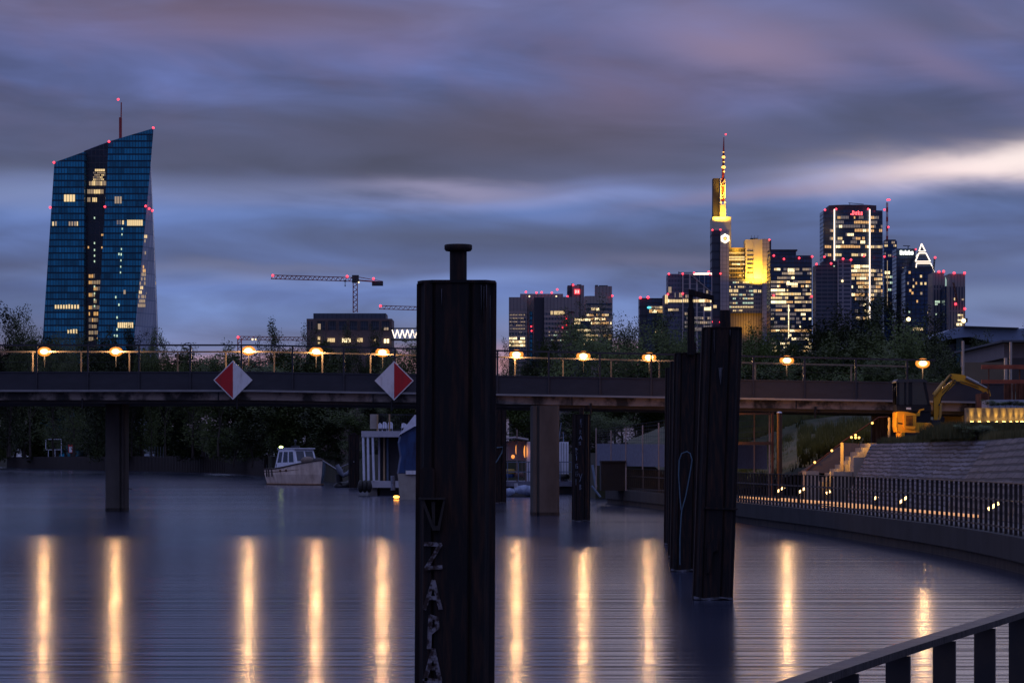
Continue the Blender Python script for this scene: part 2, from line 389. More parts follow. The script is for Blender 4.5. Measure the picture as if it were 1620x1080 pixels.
for (p, d) in bars:
    vis = p[1] > 4 and abs(p[0]/p[1]) < 0.19 
    if not vis: continue
    t = MB() if nb < 100 else stuffbars
    nx, ny = d[1], -d[0]; w = 0.03; th = 0.006
    if p[1] > 40: w = 0.031
    t.prism([(p[0]-nx*w-d[0]*th, p[1]-ny*w-d[1]*th), (p[0]+nx*w-d[0]*th, p[1]+ny*w-d[1]*th), (p[0]+nx*w+d[0]*th, p[1]+ny*w+d[1]*th), (p[0]-nx*w+d[0]*th, p[1]-ny*w+d[1]*th)], QZ-0.005, TOP-0.021)
    if nb < 100: t.build('bar', M_rail, rl)
    nb += 1
if stuffbars.v: tag(stuffbars.build('bar', M_rail, rl), kind='stuff')

# ================================================================= mooring piles
def make_pile(px, D, r, ytop, lean=(0, 0), label='', cap=True, squat=1.0, sides=None, base_w=1.02):
    x = X(px, D); zt = Z(ytop, D)
    t = thing('mooring_pile', label, 'mooring pile', (x, D, 0), 'sheet steel mooring piles in the harbour')
    # welded box pile: flat flanges with lock ribs, slightly leaning
    prof = [(-1.0, -0.30), (-0.90, -0.30), (-0.78, -0.72), (-0.60, -0.78), (-0.56, -0.70), (-0.50, -0.78), (0.30, -0.80), (0.36, -0.70), (0.44, -0.80), (0.74, -0.74), (0.86, -0.42), (1.0, -0.36),
            (1.0, 0.30), (0.80, 0.72), (0.4, 0.8), (-0.4, 0.8), (-0.80, 0.72), (-1.0, 0.30)]
    mb = MB(); nseg = 6; vs = []; n_ = len(prof)
    for k in range(nseg+1):
        z = -3 + (zt+3)*k/nseg; f = (z/zt); ox = lean[0]*f; oy = lean[1]*f
        for a, b_ in prof: vs.append((x + ox + a*r, D + oy + b_*r*squat, z))
    fs = [(k*n_+i, k*n_+(i+1)%n_, (k+1)*n_+(i+1)%n_, (k+1)*n_+i) for k in range(nseg) for i in range(n_)]
    mb.add(vs, fs); mb.build('pile_shaft', M_pile, t)
    lx = x + lean[0]; ly = D + lean[1]
    mt = MB(); mt.prism([(lx + a*r*1.0, ly + b_*r*squat*1.0) for a, b_ in [(-0.98, -0.3), (-0.86, -0.62), (-0.6, -0.83), (0.75, -0.83), (0.97, -0.5), (1.0, 0.3), (0.8, 0.74), (-0.8, 0.74), (-0.98, 0.3)]], zt, zt+0.02)
    mt.build('top_plate', M_pile, t)
    if D > 30:
        cr = MB(); cr.plate([(x-r*.97, 0.02), (x-r*.2, 0.0), (x+r*.5, 0.03), (x+r*.98, 0.0), (x+r*.98, 0.035), (x+r*.3, 0.055), (x-r*.5, 0.03), (x-r*.97, 0.06)], D-r*0.83, D-r*0.6); cr.build('tide_crust', mat('pale_tide_crust', (.2, .2, .24), .8, c2=(.02, .02, .02), scale=12), t)
    return t, lx, ly, zt+0.02
def bollard(t, lx, ly, z, r, h, capr=None, caph=0.05):
    mb = MB(); mb.tube([(lx, ly, z), (lx, ly, z+h)], r, 18); mb.build('bollard_post', M_pile, t)
    if capr:
        mb = MB(); mb.tube([(lx, ly, z+h-caph), (lx, ly, z+h-caph*0.7), (lx, ly, z+h), (lx, ly, z+h+0.004)], [capr*0.9, capr, capr, capr*0.93], 20); mb.build('bollard_cap', M_pile, t)
# near pile
D1 = 21.6; s1 = F/D1
P1, lx, ly, zt = make_pile(719, D1, 0.302, 450, (0.018, 0.0), 'large near pile with mushroom bollard and painted letters running down it')
bollard(P1, X(725, D1), ly, zt, 13.5/s1, (452-394)/s1, 22/s1, 0.045)
M_letter = mat('flaking_white_letter', (0.24, 0.22, 0.24), 0.8, c2=(0.03, 0.015, 0.012), scale=16, detail=10, thr=(0.42, 0.56))
yf = D1 - 0.302*0.8 - 0.012
def strokes(t, D, cx, cy, w, h, segs, sw, y, m, depth=0.008):
    mb = MB()
    for i, (a, b_) in enumerate(segs):
        p = (X(cx + a[0]*w/2, D), y - 0.0006*i, Z(cy - a[1]*h/2, D)); q = (X(cx + b_[0]*w/2, D), y - 0.0006*i, Z(cy - b_[1]*h/2, D))
        mb.bar(p, q, depth, sw*D/F, up=(0, 0.0001, 1) if abs(p[2]-q[2]) < 1e-4 else (1, 0, 0)) if False else stroke(mb, p, q, sw*D/F, depth)
    return mb.build('letter', m, t)
def stroke(mb, p, q, w, depth):
    p = Vector(p); q = Vector(q); d = (q-p).normalized(); nrm = Vector((-d.z, 0, d.x))*(w/2); e = d*(w*0.3)
    pts = [p-e-nrm, q+e-nrm*0.8, q+e+nrm, p-e+nrm*0.9]
    mb.plate([(v.x, v.z) for v in pts], p.y, p.y+depth)
G = {'Z': [((-.9,1),(.9,.9)),((.9,.9),(-.8,-.9)),((-.8,-.9),(1,-.85))], 'A': [((-1,-1),(.1,1)),((.1,1),(.9,-1)),((-.5,-.2),(.6,-.25))],
     'P': [((-.6,-1),(-.3,1)),((-.3,1),(.6,.85)),((.6,.85),(.7,.3)),((.7,.3),(-.4,-.05))], 'T': [((-.9,1),(1,.9)),((0,.9),(.1,-1))],
     'G': [((.7,.8),(-.5,.8)),((-.5,.8),(-.6,-.8)),((-.6,-.8),(.6,-.8)),((.6,-.8),(.6,0)),((.6,0),(.1,0))], 'Y': [((-.9,1),(0,0)),((.9,1),(-.4,-1))],
     'B': [((-.5,-1),(-.5,1)),((-.5,1),(.4,.6)),((.4,.6),(-.4,.05)),((-.4,.05),(.6,-.5)),((.6,-.5),(-.5,-1))], 'I': [((0,1),(-.1,-1))],
     'R': [((-.5,-1),(-.5,1)),((-.5,1),(.5,.6)),((.5,.6),(-.4,.05)),((-.3,0),(.7,-1))], 'S': [((.7,.8),(-.6,.8)),((-.6,.8),(-.6,.1)),((-.6,.1),(.6,-.1)),((.6,-.1),(.6,-.8)),((.6,-.8),(-.7,-.8))],
     'E': [((-.5,-1),(-.5,1)),((-.5,1),(.6,1)),((-.5,0),(.4,0)),((-.5,-1),(.6,-1))], 'D': [((-.6,-1),(-.6,1)),((-.6,1),(.3,.8)),((.3,.8),(.7,0)),((.7,0),(.3,-.8)),((.3,-.8),(-.6,-1))],
     'k': [((-.5,-1),(-.5,1)),((-.4,-.2),(.5,.5)),((-.2,-.1),(.6,-1))], 'e': [((.6,-.2),(-.6,-.2)),((.6,-.2),(.4,.4)),((.4,.4),(-.4,.4)),((-.6,.2),(-.6,-.7)),((-.5,-.9),(.5,-.9))], 'a': [((-.4,.4),(.4,.4)),((.5,.4),(.5,-1)),((.4,-.9),(-.5,-.9)),((-.5,-.9),(-.5,-.2)),((-.5,-.2),(.4,-.2))],
     'H': [((-.6,-1),(-.6,1)),((.6,-1),(.6,1)),((-.6,0),(.6,0))], 'l': [((0,-1),(0,1))], 'b': [((-.5,-1),(-.5,1)),((-.5,.3),(.5,.2)),((.5,.2),(.5,-.9)),((.5,-.9),(-.5,-.9))]}
for ch, cy, w, h, sw in [('Z', 878, 26, 40, 7), ('A', 938, 26, 42, 7), ('P', 996, 20, 48, 7.5), ('A', 1047, 24, 46, 7.5), ('T', 1094, 24, 46, 8)]:
    strokes(P1, D1, 686, cy, w, h, G[ch], sw, yf, M_letter)
# mooring niche: capped bracket and V shaped step
mb = MB(); k = D1
mb.plate(pp([(667, 742), (671, 739), (686, 739), (689, 743), (689, 790), (667, 790)], k), yf-0.02, yf+0.02)
mb.build('mooring_lug', M_pile, P1)
mb = MB(); mb.plate(pp([(664, 786), (706, 786), (706, 789), (664, 789)], k), yf-0.07, yf+0.02)
mb.plate(pp([(668, 789), (673, 789), (688, 830), (694, 830), (703, 789), (706, 789), (697, 837), (686, 837)], k), yf-0.06, yf+0.02)
mb.plate(pp([(684, 792), (690, 792), (690, 830), (686, 830)], k), yf-0.045, yf+0.02)
mb.build('step_bracket', mat('bracket_rust', (0.022, 0.014, 0.011), 0.7, var=0.5, scale=10), P1)
M_lime = mat('lime_streak', (0.13, 0.13, 0.15), 0.8, c2=(0.012, 0.011, 0.012), scale=14, stretch=(3, 1, 0.5))
def streak(t, D, px, y0, y1, w, yface):
    mb = MB(); ws = random.uniform(.4, .8); mb.plate(pp([(px-w/2, y0), (px+w/2, y0), (px+w/2*ws, (y0+y1)/2), (px+0.2, y1), (px-w/2*ws, (y0+y1)/2)], D), yface-0.003, yface+0.02)
    mb.build('streak', M_lime, t)
for px, y0, y1, w in [(762, 454, 500, 1.6), (766, 456, 512, 1.4), (770, 454, 492, 1.2), (776, 470, 560, 0.9), (700, 460, 488, 1.2)]:
    streak(P1, D1, px, y0, y1, w, yf+0.008)

# second, third and the row behind
D2 = 42.4
P2, lx, ly, zt = make_pile(1127, D2, 0.298, 520, (0.14, 0.0), 'stout leaning pile standing out in front of the right hand pile row')
bollard(P2, X(1147, D2), ly, zt, 8.5*D2/F, 27*D2/F)
streak(P2, D2, 1138, 582, 610, 7, D2-0.25); streak(P2, D2, 1153, 522, 545, 1.4, D2-0.25); streak(P2, D2, 1128, 523, 560, 1.2, D2-0.25)
mb = MB(); mb.plate(pp([(1111, 801), (1165, 803), (1164, 806), (1111, 804)], D2), D2-0.26, D2+0.1); mb.build('weld_band', M_pile, P2)
mb = MB(); mb.plate(pp([(1117, 862), (1128, 850), (1134, 850), (1134, 868), (1126, 872), (1120, 905), (1116, 905)], D2), D2-0.29, D2-0.2); mb.build('mooring_lug', M_pile, P2)
D3 = 53.0
P3, lx, ly, zt = make_pile(1084, D3, 0.285, 560, (0.08, 0), 'rusty pile behind the stout one, topped by a gallows shaped post')
bollard(P3, X(1095, D3), ly, zt, 7*D3/F, 16*D3/F)
mb = MB(); w = 5*D3/F
mb.plate(pp([(1086, 562), (1086, 490), (1088, 486), (1088, 462), (1094, 460), (1095, 486), (1097, 492), (1097, 562)], D3), D3-0.33, D3-0.24)
mb.build('gallows_post', M_pile, P3)
mb = MB(); mb.plate(pp([(1088, 459), (1127, 469), (1128, 482), (1124, 482), (1124, 476), (1088, 468)], D3), D3-0.36, D3-0.21); mb.build('gallows_arm', M_pile, P3)
M_rope = mat('pale_blue_rope', (0.09, 0.16, 0.21), 0.8, var=0.3, scale=20)
mb = MB(); yk = D3-0.33
pts = [(1074, 892), (1074, 850), (1076, 815), (1077, 806), (1083, 785), (1090, 748), (1093, 727), (1090, 717), (1085, 714), (1077, 717), (1073, 727), (1072, 750), (1074, 785), (1076, 806)]
mb.tube([(X(a, D3), yk - 0.01*math.sin(i), Z(c_, D3)) for i, (a, c_) in enumerate(pts)], 0.011, 6)
tag(mb.build('mooring_rope', M_rope, loc=(X(1076, D3), D3, 0)), 'pale blue rope looped down the pile with the gallows post', 'rope')
D4 = 60.0
P4, lx, ly, zt = make_pile(1076, D4, 0.26, 573, (0.05, 0), 'slim pile in shadow, second from the back of the right row')
D5 = 69.0
P5, lx, ly, zt = make_pile(1069, D5, 0.29, 583, (0.04, 0), 'hindmost and lowest pile of the row beside the quay railing')
D6 = 95.0
P6, lx, ly, zt = make_pile(919, D6, 0.305, 656, (0.02, 0), 'separate pile before the middle bridge pier, covered in pale graffiti')
bollard(P6, X(920, D6), ly, zt, 3.6*D6/F, 10*D6/F)
M_graf = mat('graffiti_paint', (0.2, 0.23, 0.32), 0.7, c2=(0.05, 0.05, 0.06), scale=6)
y6 = D6 - 0.305*0.8 - 0.02
for ch, cx, cy, w, h in [('E',919,666,4,5),('T',919,673,4,5),('R',918,683,4,6),('A',918,692,5,6),('S',917,701,4,5),('B',912,714,5,11),('I',912,724,3,7),('G',912,737,5,8),('G',912,749,5,8),('Y',918,755,6,13),('I',911,762,3,9),('B',918,770,4,8),('O',0,0,0,0)][:-1]:
    strokes(P6, D6, cx, cy, w, h, G[ch], 1.1, y6, M_graf, 0.02)
D7 = 134.0
P7, lx, ly, zt = make_pile(789, D7, 0.36, 640, (0.0, 0), 'tall pile half hidden behind the large near pile, rope tied round it')
mb = MB(); mb.tube([(X(a, D7), D7-0.4, Z(c_, D7)) for a, c_ in [(786, 708), (795, 707), (794, 716), (787, 728), (784, 732)]], 0.03, 5)
mb.build('rope', M_rope, P7)
D8 = 200.0
P8, lx, ly, zt = make_pile(560, D8, 0.38, 688, (0.0, 0), 'dark pile between the old cabin boat and the houseboat')
bollard(P8, lx, ly, zt, 0.16, 0.15)

# ================================================================= bridge
def yb(px): return 112.5 - (px/1620.0)*7.5      # front face distance
def bl(px, py, off=0.0):
    D = yb(px); return (X(px, D), D + off, Z(py, D))
def lerp(a, c_, t): return a + (c_-a)*t
def dtop(px): return 589.5 if px < 400 else lerp(589.5, 607, (px-400)/1100.0)     # row of deck edge
br = thing('footbridge', 'long low concrete footbridge with steel parapet crossing the whole harbour', 'bridge', (bl(810, 600)[0], yb(810), 0))
PXs = [-260, -120, 0, 120, 240, 400, 560, 720, 880, 1040, 1200, 1360, 1480, 1600]
def band(name, up, lo, y0, y1, m, p0=-260, p1=1620, bottomext=0):
    px = [p for p in PXs if p0 <= p <= p1]
    mb = MB(); n_ = len(px); vs = []
    for row in ((up, y0), (lo, y0), (up, y1), (lo, y1)):
        for p in px:
            x, y, z = bl(p, row[0](p)); vs.append((x, y + row[1], z))
    fs = []
    for i in range(n_-1):
        fs += [(n_+i, n_+i+1, i+1, i), (2*n_+i, 2*n_+i+1, 3*n_+i+1, 3*n_+i), (i, i+1, 2*n_+i+1, 2*n_+i), (n_+i+1, n_+i, 3*n_+i, 3*n_+i+1)]
    fs += [(0, 2*n_, 3*n_, n_), (n_-1, 2*n_-1, 4*n_-1, 3*n_-1)]
    mb.add(vs, fs); return mb.build(name, m, br)
W = 7.0
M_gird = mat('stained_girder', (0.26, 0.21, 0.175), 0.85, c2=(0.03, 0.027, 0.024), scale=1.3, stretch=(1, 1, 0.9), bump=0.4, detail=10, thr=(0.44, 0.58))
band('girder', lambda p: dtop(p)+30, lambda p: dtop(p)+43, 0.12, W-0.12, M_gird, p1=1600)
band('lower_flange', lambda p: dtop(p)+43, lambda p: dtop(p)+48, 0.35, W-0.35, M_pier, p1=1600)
band('deck', lambda p: dtop(p)+20, lambda p: dtop(p)+30, 0.20, W-0.2, M_conc, p1=1600)
band('parapet_plate', lambda p: dtop(p), lambda p: dtop(p)+27, 0.0, 0.06, M_plate, p1=1600)
band('parapet_plate', lambda p: dtop(p), lambda p: dtop(p)+27, W-0.06, W, M_plate, p1=1600)
band('flange', lambda p: dtop(p)+27, lambda p: dtop(p)+30, -0.08, 0.2, M_galv, p1=1600)
band('top_strip', lambda p: dtop(p)-2, lambda p: dtop(p), -0.03, 0.10, M_steel, p1=1600)
RT = 45.0   # rail height in rows
def railrow(p): return dtop(p) - RT + (0 if p < 400 else lerp(0, 7, (p-400)/1100.0))
band('top_rail', lambda p: railrow(p), lambda p: railrow(p)+2.6, 0.0, 0.07, M_steel, p1=1480)
M_warmst = mat('lit_rear_rail', (0.20, 0.16, 0.11), 0.5, 0.3, var=0.3)  # warmth of the nearby lamps is put into the rear rail's colour
band('rear_rail', lambda p: railrow(p), lambda p: railrow(p)+2.6, W-0.06, W+0.02, M_warmst, p1=1480)
for k in range(25):
    p = 58 + (k-2)*81.0
    if not -130 < p < 1515: continue
    x, y, z1 = bl(p, railrow(p)+2); z0 = bl(p, dtop(p))[2]
    mb = MB(); mb.box(x-0.035, x+0.035, y+0.0, y+0.06, z0, z1); mb.build('railing_post', M_steel, br)
    # stiffener on the parapet plate
    mb = MB(); zz = bl(p, dtop(p)+27)[2]; mb.box(x-0.03, x+0.03, y-0.06, y-0.001, zz, z0); mb.build('stiffener', M_plate, br)
    q = 5 + (k-2)*81.0
    x, y, z1 = bl(q, railrow(q)+2); z0 = bl(q, dtop(q))[2]
    mb = MB(); mb.box(x-0.03, x+0.03, y+W-0.05, y+W, z0, z1); mb.build('railing_post', M_warmst, br)
for p in (100, 345, 590, 905, 1260):
    x, y, z1 = bl(p, dtop(p)+30); z0 = bl(p, dtop(p)+43)[2]
    mb = MB(); mb.box(x-.02, x+.02, y+.09, y+.119, z0, z1); mb.build('joint', M_black, br)
    x, y, z1 = bl(p+30, dtop(p)+40); mb = MB(); mb.tube([(x, y+.05, z1), (x, y+.05, z1-.42)], .04, 8); mb.build('drain_spout', M_black, br)
# safety mesh of thin wires on the near side
for j, fr in enumerate((0.35, 0.62)):
    band('safety_wire', lambda p: lerp(railrow(p), dtop(p), fr), lambda p: lerp(railrow(p), dtop(p), fr)+0.35, 0.02, 0.035, M_steel, p1=1480)
def pier(px0, px1, ybot, D, label, grooves, dep=4.2):
    c_ = (px0+px1)/2; x = X(c_, D); hw = (px1-px0)/2*D/F
    t = thing('bridge_pier', label, 'bridge pier', (x, D+1.2, 0), 'concrete piers of the footbridge')
    zt = Z(dtop(c_)+48, yb(c_)) + 0.02
    pr = [(-hw, 0.25), (-hw*0.86, 0.02), (grooves[0]*hw, 0.0), (grooves[0]*hw+0.02, 0.09), (grooves[1]*hw-0.02, 0.09), (grooves[1]*hw, 0.0), (hw*0.88, 0.02), (hw, 0.25), (hw, dep), (-hw, dep)]
    mb = MB(); mb.prism([(x+a, D+b_) for a, b_ in pr], -4, zt); mb.build('pier_shaft', M_pier, t)
    mb = MB(); mb.prism([(x+a*1.02, D+(b_-0.02)) for a, b_ in pr], -1, 0.12); mb.build('tide_band', M_algae, t)
    mb = MB(); mb.bar((x+hw, D+1.0, 0.9), (x+hw+0.16, D+1.0, 0.86), 0.04); mb.build('hook', M_black, t)
    return t
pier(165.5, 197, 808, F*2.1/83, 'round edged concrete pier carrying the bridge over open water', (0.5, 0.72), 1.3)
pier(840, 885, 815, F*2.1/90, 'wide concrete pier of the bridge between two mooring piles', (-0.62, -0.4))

# lamps on the rear handrail
lampsx = [(70, 556), (183, 556), (393, 554.5), (500, 556), (605, 557), (817, 560.5), (923, 563), (1027, 565), (1135, 568), (1245, 570), (1460, 574.5)]
if True:
    px, py = lampsx[0]; D = yb(px)+W+0.12
    x, z = X(px, D), Z(py, D)
    L0 = thing('rail_lamp', '', 'lamp', (x, D, z), 'sodium lamps on the far handrail of the bridge')
    mb = MB(); mb.ball((x, D-0.03, z), 0.165, 0.09, 0.105, 20, 12); mb.build('lamp_glass', M_amber, L0)
    mb = MB(); mb.ball((x, D+0.08, z), 0.29, 0.05, 0.20, 24, 10); mb.build('glow_rim', emis('amber_glow', (1.0, 0.30, 0.015), 0.9, diffuse=(0.015, 0.008, 0.004)), L0)  # rim glows by itself, added as the orange halo round the lamp
    pl = bpy.data.lights.new('lamp_bulb', 'POINT'); pl.energy = 175; pl.shadow_soft_size = 0.13; pl.color = (1.0, 0.56, 0.26)
    po = bpy.data.objects.new('lamp_bulb', pl); col.objects.link(po); po.parent = L0; po.location = (0, -0.27, 0)
    mb = MB(); mb.box(x-0.10, x+0.10, D+0.13, D+0.18, z-0.07, z+0.07); mb.bar((x, D+0.1, z-0.05), (x, D+0.1, z-0.65), 0.04); mb.build('lamp_bracket', M_black, L0)
    names = ['leftmost lit lamp on the bridge handrail, in front of the slanted blue tower', 'handrail lamp directly above the left bridge pier',
             'handrail lamp just right of the sign with a red left half', 'bridge lamp left of the wide brown building, midway between the two signs', 'handrail lamp just left of the sign with a red right half',
             'bridge lamp just right of the large near pile', 'bridge lamp above the graffiti covered pile', 'bridge lamp just left of the pile row', 'bridge lamp hidden behind the stout leaning pile',
             'bridge lamp just right of the pile row below the tower of lit offices', 'last lamp at the right end of the bridge above the digger']
    L0['label'] = names[0]
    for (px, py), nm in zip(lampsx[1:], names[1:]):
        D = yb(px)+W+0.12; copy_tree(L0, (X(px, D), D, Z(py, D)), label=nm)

# navigation signs
def navsign(px, py, red_left, label):
    D = yb(px) - 0.18; x = X(px, D); z = Z(py, D); r = 31.0*D/F
    t = thing('navigation_sign', label, 'sign', (x, D, z), 'diamond shaped signs on the bridge')
    mb = MB(); mb.plate([(x-r, z), (x, z-r), (x+r, z), (x, z+r)], D, D+0.03); mb.build('sign_plate', M_white, t)
    q = r*0.93; sgn = -1 if red_left else 1; g = 0.0
    mb = MB(); mb.plate([(x+sgn*q, z), (x+g, z-q), (x+g, z+q)], D-0.006, D+0.001); mb.build('red_half', M_cred, t)
    mb = MB(); mb.bar((x-0.3, D+0.06, z+0.3), (x+0.3, D+0.06, z+0.3), 0.05); mb.bar((x-0.3, D+0.06, z-0.3), (x+0.3, D+0.06, z-0.3), 0.05); mb.bar((x, D+0.09, z-0.5), (x, D+0.09, z+0.5), 0.05); mb.build('mounting', M_steel, t)
navsign(368.5, 601, True, 'diamond sign with red left half and white right half on the bridge')
navsign(623.5, 602, False, 'diamond sign with white left half and red right half on the bridge')
# ================================================================= skyline
GZ = 2.4
def rect(D, x0, x1, ytop, ybot=None, dep=30.0, dy=0.0):
    z0 = GZ if ybot is None else Z(ybot, D)
    return MB().box(X(x0, D), X(x1, D), D+dy, D+dy+dep, z0, Z(ytop, D))
def tower(name, label, D, px, cat='tower'):
    return thing(name, label, cat, (X(px, D), D, GZ))
def panes(mb, D, x0, x1, y0, y1, dy, cell, gap, slope=0.0):
    """a run of adjoining lit panes with mullions between them"""
    k = max(1, int(round((x1-x0)/cell))); w = (x1-x0)/k
    for i in range(k):
        a = x0+i*w; mb.box(X(a+gap*w, D), X(a+w-gap*w, D), D+dy, D+dy+0.2, Z(y1, D), Z(y0, D))
class Lit:
    """collects lit windows of one building: the first hundred runs as parts, the rest as one"""
    def __init__(s, t, D, dy=-0.35, name='lit_window_or_glint'): s.t = t; s.D = D; s.dy = dy; s.n = 0; s.rest = MB(); s.name = name; s.runs = []
    def run(s, x0, x1, y0, y1, m, cell=3.0, gap=0.12):
        s.runs.append((x0, x1, y0, y1, m, cell, gap))
    def row(s, x0, x1, y0, y1, prob, cell=3.0, mats=None, gap=0.12, block=3):
        mats = mats or WM
        x = x0
        while x < x1-cell*0.5:
            k = random.choice([1, 2, 2, 3, 4][:block+2]); e = min(x+k*cell, x1)
            if random.random() < prob: s.run(x, e-0.01, y0+random.uniform(0, .15)*(y1-y0), y1, random.choice(mats), cell, gap)
            elif random.random() < 0.35: s.run(x, e-0.01, y0, y1, M_w6, cell, gap)
            x = e
    def done(s):
        s.runs.sort(key=lambda r: -(r[1]-r[0])*(r[3]-r[2]))
        for r in s.runs[:99]:
            mb = MB(); panes(mb, s.D, r[0], r[1], r[2], r[3], s.dy, r[5], r[6]); mb.build(s.name, r[4], s.t)
        if s.runs[99:]:
            mb = MB(); mids = [r[4] for r in s.runs[99:]]
            ms = list(dict.fromkeys(mids))
            for r in s.runs[99:]:
                k0 = len(mb.f); panes(mb, s.D, r[0], r[1], r[2], r[3], s.dy, r[5], r[6])
                mb.mi = getattr(mb, 'mi', []) + [ms.index(r[4])]*(len(mb.f)-k0)
            o = mb.build(s.name, ms[0], s.t)
            for m_ in ms[1:]: o.data.materials.append(m_)
            o.data.polygons.foreach_set('material_index', mb.mi); tag(o, kind='stuff')
def warn(t, D, pts, r=2.6, dy=-1.5):
    r *= 0.8
    for px, py in pts:
        mb = MB(); mb.ball((X(px, D), D+dy, Z(py, D)), r*D/F, seg=8, rings=5); mb.build('warning_light', M_navred, t)
def lamp(t, D, px, py, r, m, name='lamp', dy=-2):
    mb = MB(); mb.ball((X(px, D), D+dy, Z(py, D)), r*D/F, seg=8, rings=5); return mb.build(name, m, t)
def flood(t, loc, target, power, size, colr=(1.0, 0.50, 0.025), spread=math.pi):
    l = bpy.data.lights.new('floodlight', 'AREA'); l.energy = power; l.size = size; l.color = colr; l.shape = 'SQUARE'; l.spread = spread
    o = bpy.data.objects.new('floodlight', l); col.objects.link(o); o.parent = t
    off = Vector(LOC[t.name]); p = Vector(loc); o.location = p - off
    o.rotation_euler = (Vector(target)-p).to_track_quat('-Z', 'Y').to_euler()
F_blue = facade('blue_glass', (0.022, 0.34, 0.54), (0.004, 0.035, 0.07), 1.6, 3.7, 0.3, 0.9, 0.75, 0.12, 0.35)
F_atr = facade('atrium_glass', (0.02, 0.028, 0.05), (0.05, 0.055, 0.075), 2.2, 3.7, 0.3, 0.5, 0.7, 0.15, 0.2)
F_pale = facade('mirror_glass', (0.55, 0.62, 0.74), (0.2, 0.26, 0.36), 2.5, 7.4, 0.3, 0.4, 0.4, 0.25, 0.15)
F_stone = facade('grey_stone_facade', (0.26, 0.22, 0.22), (0.15, 0.13, 0.14), 2.8, 30.0, 0.5, 0.3, 0.15, 0.6)
F_stone2 = facade('banded_facade', (0.05, 0.07, 0.11), (0.30, 0.24, 0.23), 2.4, 3.9, 0.5, 1.9, 0.5, 0.4)
F_dark = facade('dark_glass', (0.05, 0.085, 0.15), (0.02, 0.024, 0.035), 2.6, 3.8, 0.4, 0.8, 0.6, 0.2, 0.2)
F_navy = facade('navy_glass', (0.035, 0.09, 0.2), (0.012, 0.018, 0.035), 3.0, 3.9, 0.45, 0.7, 0.5, 0.2, 0.3)
F_light = facade('light_panels', (0.36, 0.33, 0.36), (0.15, 0.14, 0.17), 3.4, 3.8, 0.3, 0.35, 0.2, 0.5)
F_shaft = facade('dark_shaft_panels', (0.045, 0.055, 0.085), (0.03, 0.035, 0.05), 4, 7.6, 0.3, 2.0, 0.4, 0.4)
F_ribs = facade('white_ribs', (0.035, 0.045, 0.075), (0.38, 0.33, 0.33), 6.0, 4.0, 1.5, 0.25, 0.4, 0.3)
F_lowg = facade('office_grid', (0.055, 0.07, 0.12), (0.12, 0.13, 0.18), 2.6, 3.9, 0.7, 1.6, 0.4, 0.4)
M_gold = mat('pale_cladding', (0.5, 0.46, 0.38), 0.6, var=0.1, scale=0.05)
M_roof = mat('roof_plant', (0.05, 0.05, 0.06), 0.8, var=0.3, scale=0.2)
M_mast = mat('red_mast_paint', (0.30, 0.03, 0.03), 0.6, var=0.2)
M_mastw = mat('white_mast_paint', (0.5, 0.48, 0.48), 0.6, var=0.1)

# --- slanted twin glass tower (left)
D = 1600.0
t = tower('skyscraper', 'slanted blue glass twin tower with red lights standing alone on the left', D, 160)
def solid(fr, bk, dep_l, dep_r, m, name):
    """fr: four (px,py) bottom-left, bottom-right, top-right, top-left on the front; bk: how far back each side goes"""
    f = [(X(a, D), D, Z(b_, D)) for a, b_ in fr]
    d = [dep_l, dep_r, dep_r, dep_l]
    bkv = [(X(a, D), D+d[i], Z(b_, D)) for i, (a, b_) in enumerate(bk)]
    return MB().add(f+bkv, [(0, 1, 2, 3), (7, 6, 5, 4), (1, 5, 6, 2), (4, 0, 3, 7), (3, 2, 6, 7), (0, 4, 5, 1)]).build(name, m, t, uv=True)
yg = HY - (GZ-CZ)*F/D
solid([(55, yg), (131, yg), (133.5, 240), (86, 257)], [(57, yg), (131, yg), (133.5, 236), (88, 252)], 45, 45, F_blue, 'glass_slab')
def solidD(pts, dys, m, name):
    v = [(X(a, D), D+dy, Z(b_, D)) for (a, b_), dy in zip(pts, dys)]
    return MB().add(v, [(0, 1, 2, 3), (7, 6, 5, 4), (1, 5, 6, 2), (4, 0, 3, 7), (3, 2, 6, 7), (0, 4, 5, 1)]).build(name, m, t, uv=True)
solidD([(143, yg), (195, yg), (243, 203), (172, 224)], [0]*4, F_blue, 'glass_slab') if False else None
# right slab: front face leans, its right hand facet twists back
def q3(px, py, dy): return (X(px, D+dy), D+dy, GZ if py is None else Z(py, D+dy))
v = [q3(143, None, 0), q3(194.5, None, 0), q3(238.3, 262, 0), q3(243, 203, 0), q3(172, 224, 0),
     q3(160, None, 50), q3(256, None, 35), q3(248.5, 480, 35), q3(243.5, 360, 35), q3(238.8, 262, 35), q3(242.6, 205, 30), q3(178, 222, 50)]
MB().add(v, [(0, 1, 2, 3, 4)]).build('glass_front', F_blue, t, uv=True)
mb = MB(); mb.add(v, [(1, 6, 7, 8, 9, 2), (2, 9, 10, 3), (5, 11, 10, 9, 8, 7, 6), (4, 11, 5, 0), (4, 3, 10, 11)]); mb.build('mirror_facet', F_pale, t, uv=True)
